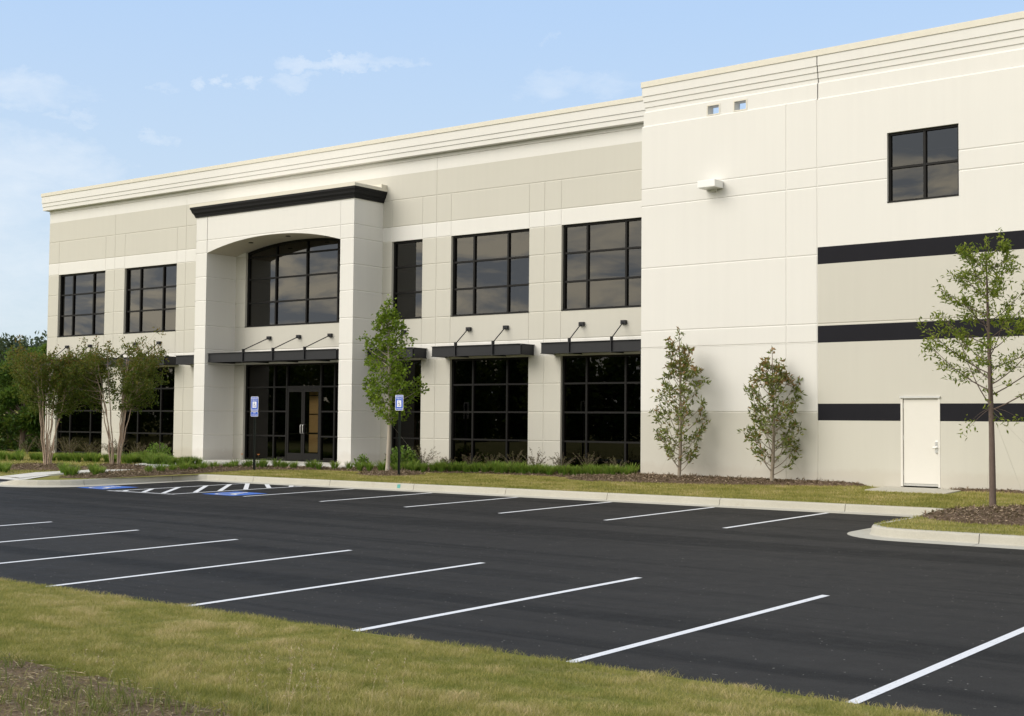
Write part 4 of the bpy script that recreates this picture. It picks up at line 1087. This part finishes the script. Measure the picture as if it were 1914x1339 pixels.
def magnolia(X,Y,H,wid,seed,label):
    Z=lawnz(X,Y)+.09; g=np.random.default_rng(seed)
    r=empty('magnolia_tree',(X,Y,Z),label=label,cat='tree')
    tr=MB()
    def trunk(z): t=z/H; return Vector((.03*math.sin(t*4+seed),.03*math.sin(t*6),z))
    zz_=np.linspace(-.1,H,14); tr.tube([trunk(z) for z in zz_],[.045*(1-max(z,0)/H)**.8+.006 for z in zz_],8)
    P=[];D=[]
    nb=52
    for i in range(nb):
        f=i/(nb-1); z=.14+(H-.66)*f; a=i*2.399+g.normal(0,.35)
        ftop=min(1,f+.16)
        L=wid*float(np.interp(ftop,[0,.14,.3,.5,.7,.85,1],[.25,.85,1.02,1.02,.98,.76,.30]))*g.uniform(.68,1.06)
        rise=L*g.uniform(.95,1.6)*.85; s=trunk(z); e=s+Vector((math.cos(a)*L,math.sin(a)*L,rise)); e.z=min(e.z,H+.03)
        pts=bez(s,s+Vector((math.cos(a)*L*.75,math.sin(a)*L*.75,rise*.35)),e,7); tr.tube(pts,[.011*(1-.75*t)+.002 for t in np.linspace(0,1,7)],5)
        for k in range(5):
            t=g.uniform(.3,1.0); p=pts[min(6,int(t*6.99))]; aa=a+g.normal(0,.9); l2=g.uniform(.06,.22); q=p+Vector((math.cos(aa)*l2,math.sin(aa)*l2,l2*g.uniform(.3,1.2)))
            tr.tube([p,q],[.004,.0025],4); add_leaf_cluster(P,D,q,int(g.integers(5,9)),.028,g,(math.cos(aa)*.7,math.sin(aa)*.7,.7))
        add_leaf_cluster(P,D,e,9,.03,g,(math.cos(a)*.5,math.sin(a)*.5,1))
    add_leaf_cluster(P,D,trunk(H),14,.05,g,(0,0,1))
    tr.build('trunk',BARKM,r,smooth=True)
    P=np.array(P); n=len(P); hi=P[:,2]/H
    var=np.where(g.random(n)<(.12+.26*(hi>.72)),g.uniform(.77,1,n),g.uniform(0,.74,n))
    V,F,v=leaves(P,np.array(D),g.normal(0,1,(n,3)),g.uniform(.10,.17,n),g.uniform(.036,.060,n),var); npmesh('crown',V,F,MAG,r,v)
    guys(r,1.3,.9,(.3,1.6,2.8),-.02)
magnolia(-18.93,32.38,3.95,.66,31,'taller open-branched magnolia against the cream wall nearest the inner building corner')
magnolia(-16.13,32.38,3.42,.62,37,'shorter magnolia with bronze-backed leaves against the wall left of the steel door')
def crape(X,Y,H,R,seed,label):
    Z=lawnz(X,Y)+.12; g=np.random.default_rng(seed)
    r=empty('crape_myrtle_tree',(X,Y,Z),label=label,cat='tree')
    tr=MB(); P=[];D=[]; ns=10
    for i in range(ns):
        a=i*6.283/ns+g.normal(0,.25); b=.06+.10*g.random(); o=R*g.uniform(.25,.72); hh=H*g.uniform(.70,.86)
        s=Vector((math.cos(a)*b,math.sin(a)*b,-.12)); e=Vector((math.cos(a)*o,math.sin(a)*o,hh))
        pts=bez(s,Vector((math.cos(a)*(b+.18),math.sin(a)*(b+.18),hh*.55)),e,12)
        pts=[p+Vector((g.normal(0,.018),g.normal(0,.018),0)) if 0<j<11 else p for j,p in enumerate(pts)]
        tr.tube(pts,[.019*(1-.72*t)+.004 for t in np.linspace(0,1,12)],7)
        for k in range(19):
            t=g.uniform(.50,1.0)**.9; p=pts[min(11,int(t*11.9))]; aa=a+g.normal(0,.9); L=R*g.uniform(.22,.62)*(1.15-.45*abs(t-.75))
            up=g.uniform(.1,1.1)*L; e2=p+Vector((math.cos(aa)*L,math.sin(aa)*L,up)); e2.z=min(e2.z,H*g.uniform(.80,1.04))
            b2=bez(p,p+Vector((math.cos(aa)*L*.6,math.sin(aa)*L*.6,up*.2)),e2,5); tr.tube(b2,[.007,.006,.004,.003,.002],4)
            for m in range(7):
                q=b2[min(4,int(g.uniform(.25,1)*4.99))]+Vector(g.normal(0,.075,3)); add_leaf_cluster(P,D,q,int(g.integers(5,14)),.05,g,(math.cos(aa),math.sin(aa),.3))
            add_leaf_cluster(P,D,e2+Vector((0,0,.04)),10,.045,g,(0,0,1),1.6)
    tr.build('trunk',BARKC,r,smooth=True)
    P=np.array(P); n=len(P); out=(P[:,2]/H-.55)*.7
    V,F,v=leaves(P,np.array(D),g.normal(0,1,(n,3))+np.array([0,0,.6]),g.uniform(.06,.10,n),g.uniform(.036,.058,n),np.clip(g.random(n)*.62+out+.1,0,1)); npmesh('crown',V,F,CRAPE,r,v)
crape(-39.1,26.10,4.05,1.35,51,'multi-stemmed crape myrtle nearest the left edge with reddish-green crown')
crape(-37.50,27.6,4.25,1.50,57,'multi-stemmed crape myrtle in front of the second window bay, right one of the two')
def wildtree(X,Y,Z,H,R,seed,label,name='woodland_tree',conic=False,n=5200,ls=.22,mat=WOOD,group='woodland trees left of the building',base=.1):
    g=np.random.default_rng(seed); r=empty(name,(X,Y,Z),label=label,cat='tree',group=group)
    tr=MB(); tr.tube([(0,0,-.3),(.1,0,H*.4),(0,.1,H*.93)],[.16,.12,.02],8)
    blobs=[]; P=[];D=[]
    for i in range(int(26 if not conic else 34)):
        f=g.random(); a=g.uniform(0,6.28); z=H*(base+.08+(.88-base)*f)
        w=R*((1-f)**.8 if conic else math.sin(math.pi*min(1,(.22+.78*f))**1.1)**.6)*g.uniform(.3,1)
        c=Vector((math.cos(a)*w,math.sin(a)*w,z)); blobs.append(c); tr.tube([Vector((0,0,z*.75)),c],[.04,.01],5)
        k=n//30; rad=R*(.20 if conic else .27)
        o=g.normal(0,1,(k,3)); o/=np.linalg.norm(o,axis=1,keepdims=True); o*= (g.random(k)**.4*rad)[:,None]; o[:,2]*=.8
        P.append(np.array(c)+o); D.append(o+g.normal(0,.3*rad,(k,3)))
    P=np.concatenate(P);D=np.concatenate(D);m=len(P)
    tr.build('trunk',BARKD,r)
    V,F,v=leaves(P,D,g.normal(0,1,(m,3))+np.array([0,0,.8]),g.uniform(.6,1.3,m)*ls,g.uniform(.5,.9,m)*ls*.7,np.clip(g.random(m)*.8+(P[:,2]/H-.5)*.5,0,1)); npmesh('crown',V,F,mat,r,v)
for k,(X,Y,Z,H,R,c,lb) in enumerate(((-56.2,38.5,-.3,4.7,1.9,False,'bushy dark green tree hugging the left end of the building'),
    (-57.6,36.4,-.4,4.5,2.0,False,'broad dark tree at the left picture edge, lower than its neighbours'),
    (-59.3,39.5,-.3,6.0,.9,True,'slim light green tree rising just left of the building corner'),
    (-64.5,42.0,-.4,5.2,2.6,False,'rounded tree behind the first row at the far left'),
    (-54.7,37.2,-.3,4.1,1.5,False,'low bushy tree at ground level beside the left window bay'),
    (-54.9,35.3,-.4,3.3,1.6,False,'low spreading tree at the left picture edge above the lawn'),
    (-69.0,45.0,-.6,5.8,2.8,False,'tall leafy tree farther back in the left woodland'),
    (-66.0,38.0,-.5,4.6,2.2,False,'dense tree in the left woodland beyond the lawn'))):
    wildtree(X,Y,Z,H,R,100+k,lb,conic=c,mat=(BUSH if k==2 else WOOD),ls=(.16 if k==2 else .20),base=-.06,n=7500)
def woods(name,cx,cy,wx,wy,n,hmin,hmax,mat,seed,ls,per,z0,rot=0,wid=.33):
    g=np.random.default_rng(seed); P=[];D=[];vv=[]
    for i in range(n):
        u=g.uniform(-.5,.5)*wx; w=g.uniform(-.5,.5)*wy; H=g.uniform(hmin,hmax); x=cx+u*math.cos(rot)-w*math.sin(rot); y=cy+u*math.sin(rot)+w*math.cos(rot); con=g.random()<.35
        R=H*wid*(.45 if con else 1)
        for b in range(14):
            f=g.random(); a=g.uniform(0,6.28); ww=R*((1-f)**.8 if con else (1-.5*f))*g.random()
            c=np.array([x+math.cos(a)*ww,y+math.sin(a)*ww,z0+H*(.06+.9*f)]); k=per; o=g.normal(0,1,(k,3)); o/=np.linalg.norm(o,axis=1,keepdims=True); o*=(g.random(k)**.4*R*(.45 if not con else .4))[:,None]
            P.append(c+o);D.append(o); vv.append(np.clip(g.random(k)*.7+.15+o[:,2]/R*.5,0,1))
    P=np.concatenate(P);D=np.concatenate(D);m=len(P)
    V,F,v=leaves(P,D,g.normal(0,1,(m,3))+np.array([0,0,.6]),g.uniform(.6,1.3,m)*ls,g.uniform(.6,1.1,m)*ls*.8,np.concatenate(vv)); npmesh(name,V,F,mat,None,v,kind='stuff')
# wooded hill far behind the left end
sheet('hill',list(np.linspace(-420,-150,16)),list(np.linspace(120,330,12)),lambda x,y: 11.5*math.exp(-((x+255)/60)**2-((y-185)/60)**2)-1.2,HAZEW if 0 else LAWN,kind='structure')
woods('distant_woodland',-238,160,75,30,190,7.0,10.5,HAZEW,3,.8,26,6.6,rot=-.2,wid=.40)
woods('woodland',-150,95,60,30,40,7,10,WOOD,4,.6,24,-1.2)
# tree line across the road behind the viewer (it is what the ground floor glass reflects)
woods('woodland',-150,-76,240,34,230,9,14,WOOD,9,1.0,26,-1.2,wid=.42)
woods('woodland',20,-110,160,26,60,8,13,WOOD,10,.9,16,-1.2)
# ------------------------------------------------------------------ signs
def text_mesh(txt,size,P,mat,parent,name='lettering'):
    cu_=bpy.data.curves.new('t','FONT'); cu_.body=txt; cu_.size=size; cu_.align_x='CENTER'; cu_.align_y='CENTER'; cu_.resolution_u=3; cu_.offset=size*.012
    to=bpy.data.objects.new('t',cu_); col.objects.link(to); dg=bpy.context.evaluated_depsgraph_get(); dg.update()
    me=bpy.data.meshes.new_from_object(to.evaluated_get(dg)); bpy.data.objects.remove(to)
    for v in me.vertices: v.co=P(v.co.x,v.co.y)
    me.materials.clear(); me.materials.append(mat); me.name=name
    o=bpy.data.objects.new(name,me); col.objects.link(o); o.parent=parent; return o
SIGNB=plain('sign_blue',(.022,.10,.55),.35,.4,var=.03); SIGNW=plain('sign_white',(.78,.80,.86),.4,.3,var=.02); SIGNK=plain('sign_symbol',(.03,.05,.16),.5,.2)
def rrect(w,h,r,n=5):
    pts=[]
    for cx,cz,a0 in ((w/2-r,h/2-r,0),(-w/2+r,h/2-r,90),(-w/2+r,-h/2+r,180),(w/2-r,-h/2+r,270)):
        for k in range(n+1): a=math.radians(a0+90*k/n); pts.append((cx+r*math.cos(a),cz+r*math.sin(a)))
    return pts
def plate(root,name,w,h,zc,lines,sym=None,yf=-.035):
    b=MB(); pts=rrect(w,h,.03)
    b.face([(x,yf,zc+z) for x,z in pts]); b.face([(x,yf+.003,zc+z) for x,z in reversed(pts)])
    for (x0,z0),(x1,z1) in zip(pts,pts[1:]+pts[:1]): b.face([(x0,yf,zc+z0),(x0,yf+.003,zc+z0),(x1,yf+.003,zc+z1),(x1,yf,zc+z1)])
    pl=b.build(name,SIGNW,root)
    b=MB(); b.face([(x,yf-.002,zc+z) for x,z in rrect(w-.026,h-.026,.022)]); b.build('blue_field',SIGNB,pl)
    if sym:
        b=MB(); a,c,d=sym; b.face([(x,yf-.004,zc+c+z) for x,z in rrect(a,d,.008)]); b.build('symbol_panel',SIGNW,pl)
        wheelchair(lambda u,v:Vector((-a/2*.86+a*.86*u,yf-.006,zc+c-d/2*.9+d*.9*v)),SIGNK,'symbol',pl)
    for t,s,z in lines: text_mesh(t,s,lambda x,y,z=z:Vector((x,yf-.005,zc+z+y)),SIGNW,pl)
def sign(X,Y,top,two,label,yaw):
    Z=lawnz(X,Y); r=empty('parking_sign',(X,Y,Z),yaw,label=label,cat='sign')
    b=MB(); H=top+Z*0
    b.box(-.030,-.022,-.03,.012,-.2,H-.05); b.box(.022,.030,-.03,.012,-.2,H-.05); b.box(-.030,.030,.012,.02,-.2,H-.05)
    b.build('post',POST,r)
    plate(r,'sign_plate',.305,.46,H-.23,[('RESERVED',.060,.175),('PARKING',.050,.115),('TOW AWAY',.050,-.182)],(.165,-.03,.20))
    if two: plate(r,'lower_plate',.305,.165,H-.46-.015-.0825,[('VAN',.058,.035),('ACCESSIBLE',.044,-.035)])
sign(-33.05,29.64,2.38,True,'blue accessible parking sign with a second small plate below, in front of the entrance doors',R_(8))
sign(-27.24,30.14,2.42,False,'single-plate blue accessible parking sign just right of the maple',R_(3))

# ------------------------------------------------------------------ light and sky
EL,AZ=R_(35),R_(211)      # azimuth measured from +Y towards +X: behind the viewer, to the left
sd=Vector((math.sin(AZ)*math.cos(EL),math.cos(AZ)*math.cos(EL),math.sin(EL)))
ld=bpy.data.lights.new('sun','SUN'); ld.energy=2.75; ld.angle=R_(44); ld.color=(1.0,.94,.845)
lo=bpy.data.objects.new('sun',ld); col.objects.link(lo); lo.rotation_euler=(-sd).to_track_quat('-Z','Y').to_euler()
w=bpy.data.worlds.new('World'); sc.world=w; w.use_nodes=True; nt=w.node_tree; nt.nodes.clear()
def N(t,**k):
    n_=nt.nodes.new(t)
    for a,b in k.items(): setattr(n_,a,b)
    return n_
Lk=nt.links.new
out=N('ShaderNodeOutputWorld'); bg=N('ShaderNodeBackground'); bg.inputs[1].default_value=.15; Lk(bg.outputs[0],out.inputs[0])
sky=N('ShaderNodeTexSky',sky_type='NISHITA'); sky.sun_disc=False; sky.sun_elevation=EL; sky.sun_rotation=AZ; sky.air_density=1.0; sky.dust_density=1.2; sky.ozone_density=1.4
tc=N('ShaderNodeTexCoord'); sep=N('ShaderNodeSeparateXYZ'); Lk(tc.outputs['Generated'],sep.inputs[0])
def M(op,a,b=None,c=None,clamp=False):
    n_=N('ShaderNodeMath',operation=op); n_.use_clamp=clamp
    for i,v in enumerate((a,b,c)):
        if v is None: continue
        if hasattr(v,'links'): Lk(v,n_.inputs[i])
        else: n_.inputs[i].default_value=v
    return n_.outputs[0]
zc_=M('MAXIMUM',M('ADD',sep.outputs[2],.12),.02)
px=M('DIVIDE',sep.outputs[0],zc_); py=M('DIVIDE',sep.outputs[1],zc_)
cmb=N('ShaderNodeCombineXYZ'); Lk(px,cmb.inputs[0]); Lk(py,cmb.inputs[1])
def wn(scale,det,seed,rough=.6,vec=None,dist=0.):
    n_=N('ShaderNodeTexNoise'); n_.noise_dimensions='4D'; n_.inputs['W'].default_value=seed; n_.inputs['Scale'].default_value=scale; n_.inputs['Detail'].default_value=det; n_.inputs['Roughness'].default_value=rough; n_.inputs['Distortion'].default_value=dist
    Lk(vec or cmb.outputs[0],n_.inputs['Vector']); return n_.outputs['Fac']
def wr(f,p0,v0,p1,v1):
    n_=N('ShaderNodeMapRange'); n_.clamp=True; Lk(f,n_.inputs[0]) 
    for i,v in ((1,p0),(2,p1),(3,v0),(4,v1)): n_.inputs[i].default_value=v
    return n_.outputs[0]
def wmix(f,a,b):
    n_=N('ShaderNodeMix',data_type='RGBA'); 
    for i,v in ((0,f),(6,a),(7,b)):
        if hasattr(v,'links'): Lk(v,n_.inputs[i])
        else: n_.inputs[i].default_value=(*v,1) if i else v
    return n_.outputs[2]
# hazy summer sky: the sky texture softened by haze that whitens toward the horizon
e_=N('ShaderNodeMath',operation='ARCSINE'); Lk(sep.outputs[2],e_.inputs[0]); eld_=M('MULTIPLY',e_.outputs[0],180/math.pi)
g1=wmix(wr(eld_,2.,0.,17.,1.),(4.75,5.5,6.0),(3.45,4.75,6.65))
g2=wmix(wr(eld_,17.,0.,75.,1.),g1,(2.9,3.9,6.0))
base=wmix(.85,sky.outputs[0],g2)
wst=N('ShaderNodeMapping'); wst.inputs['Scale'].default_value=(1,1,1.6); Lk(tc.outputs['Generated'],wst.inputs[0])
wx_=M('MULTIPLY',M('SUBTRACT',wn(28,6,9.1,.68,wst.outputs[0]),.5),.085); wy_=M('MULTIPLY',M('SUBTRACT',wn(34,6,3.3,.68,wst.outputs[0]),.5),.042)
def lobe(azd,eld,sa,se):
    az=N('ShaderNodeMath',operation='ARCTAN2'); Lk(sep.outputs[0],az.inputs[0]); Lk(sep.outputs[1],az.inputs[1])
    a=M('DIVIDE',M('SUBTRACT',M('ADD',az.outputs[0],wx_),R_(azd)),R_(sa)); b=M('DIVIDE',M('SUBTRACT',M('ADD',e_.outputs[0],wy_),R_(eld)),R_(se))
    q=M('ADD',M('MULTIPLY',a,a),M('MULTIPLY',b,b)); return wr(q,0.,1.,1.,0.)
strc=N('ShaderNodeMapping'); strc.inputs['Scale'].default_value=(1,1,2.6); Lk(tc.outputs['Generated'],strc.inputs[0])
det=wn(12,8,1.3,.62,strc.outputs[0],.7); fine=wn(34,7,4.1,.62,strc.outputs[0],.5)
tex=M('ADD',M('MULTIPLY',det,.62),M('MULTIPLY',fine,.38))
mm=None
for azd,eld,sa,se,am in ((-57.6,10.0,5.2,1.7,1.0),(-59,9.0,4.5,3.6,.88),(-58.2,12.9,4.6,.9,.66),(-55.6,11.9,1.2,.35,.60),(-59,6,6,3.4,.66),(-52.2,13.3,.6,.4,.42),(-50.55,13.7,.62,.50,.86),(-48.85,13.85,.85,.45,.88),(-46.7,14.1,1.2,.4,.50),(-44.9,14.75,2.9,.42,.86),(-42.3,14.9,1.9,.35,.70),(-34.8,14.1,3.8,.8,.56),(-52.2,11.35,1.15,.45,.74),(-36.2,15.95,.4,.2,.25)):
    lb=M('MULTIPLY',lobe(azd,eld,sa,se),am); mm=lb if mm is None else M('MAXIMUM',mm,lb)
mm=M('POWER',mm,.8)
wisp=M('MULTIPLY',M('MULTIPLY',wr(M('ADD',M('MULTIPLY',M('SUBTRACT',tex,.5),1.5),M('MULTIPLY',mm,.62)),.16,0.,.80,1.),wr(mm,0.,0.,.35,1.)),.50,clamp=True)
back=wr(sep.outputs[1],.15,0.,-.25,1.)
cl=wn(1.1,8,7.7,.62,None,.6); cov=wr(cl,.40,0.,.60,1.)
bst=N('ShaderNodeMapping'); bst.inputs['Scale'].default_value=(1,1,3.2); Lk(tc.outputs['Generated'],bst.inputs[0])
shade=wn(7.5,8,2.2,.60,bst.outputs[0],1.2); ccol=wmix(wr(shade,.42,0.,.58,1.),(3.0,3.2,3.6),(8.2,7.3,6.0))
front=wmix(wisp,base,(6.3,6.6,6.9))
bank=wmix(wr(shade,.43,0.,.57,1.),(6.4,7.0,7.9),(15.8,14.4,11.8))
bm=M('MULTIPLY',wr(eld_,17.,1.,26.,0.),wr(sep.outputs[1],-.25,0.,-.55,1.))
fin=wmix(bm,wmix(M('MULTIPLY',back,M('MAXIMUM',cov,.75)),front,ccol),bank)
Lk(fin,bg.inputs[0])
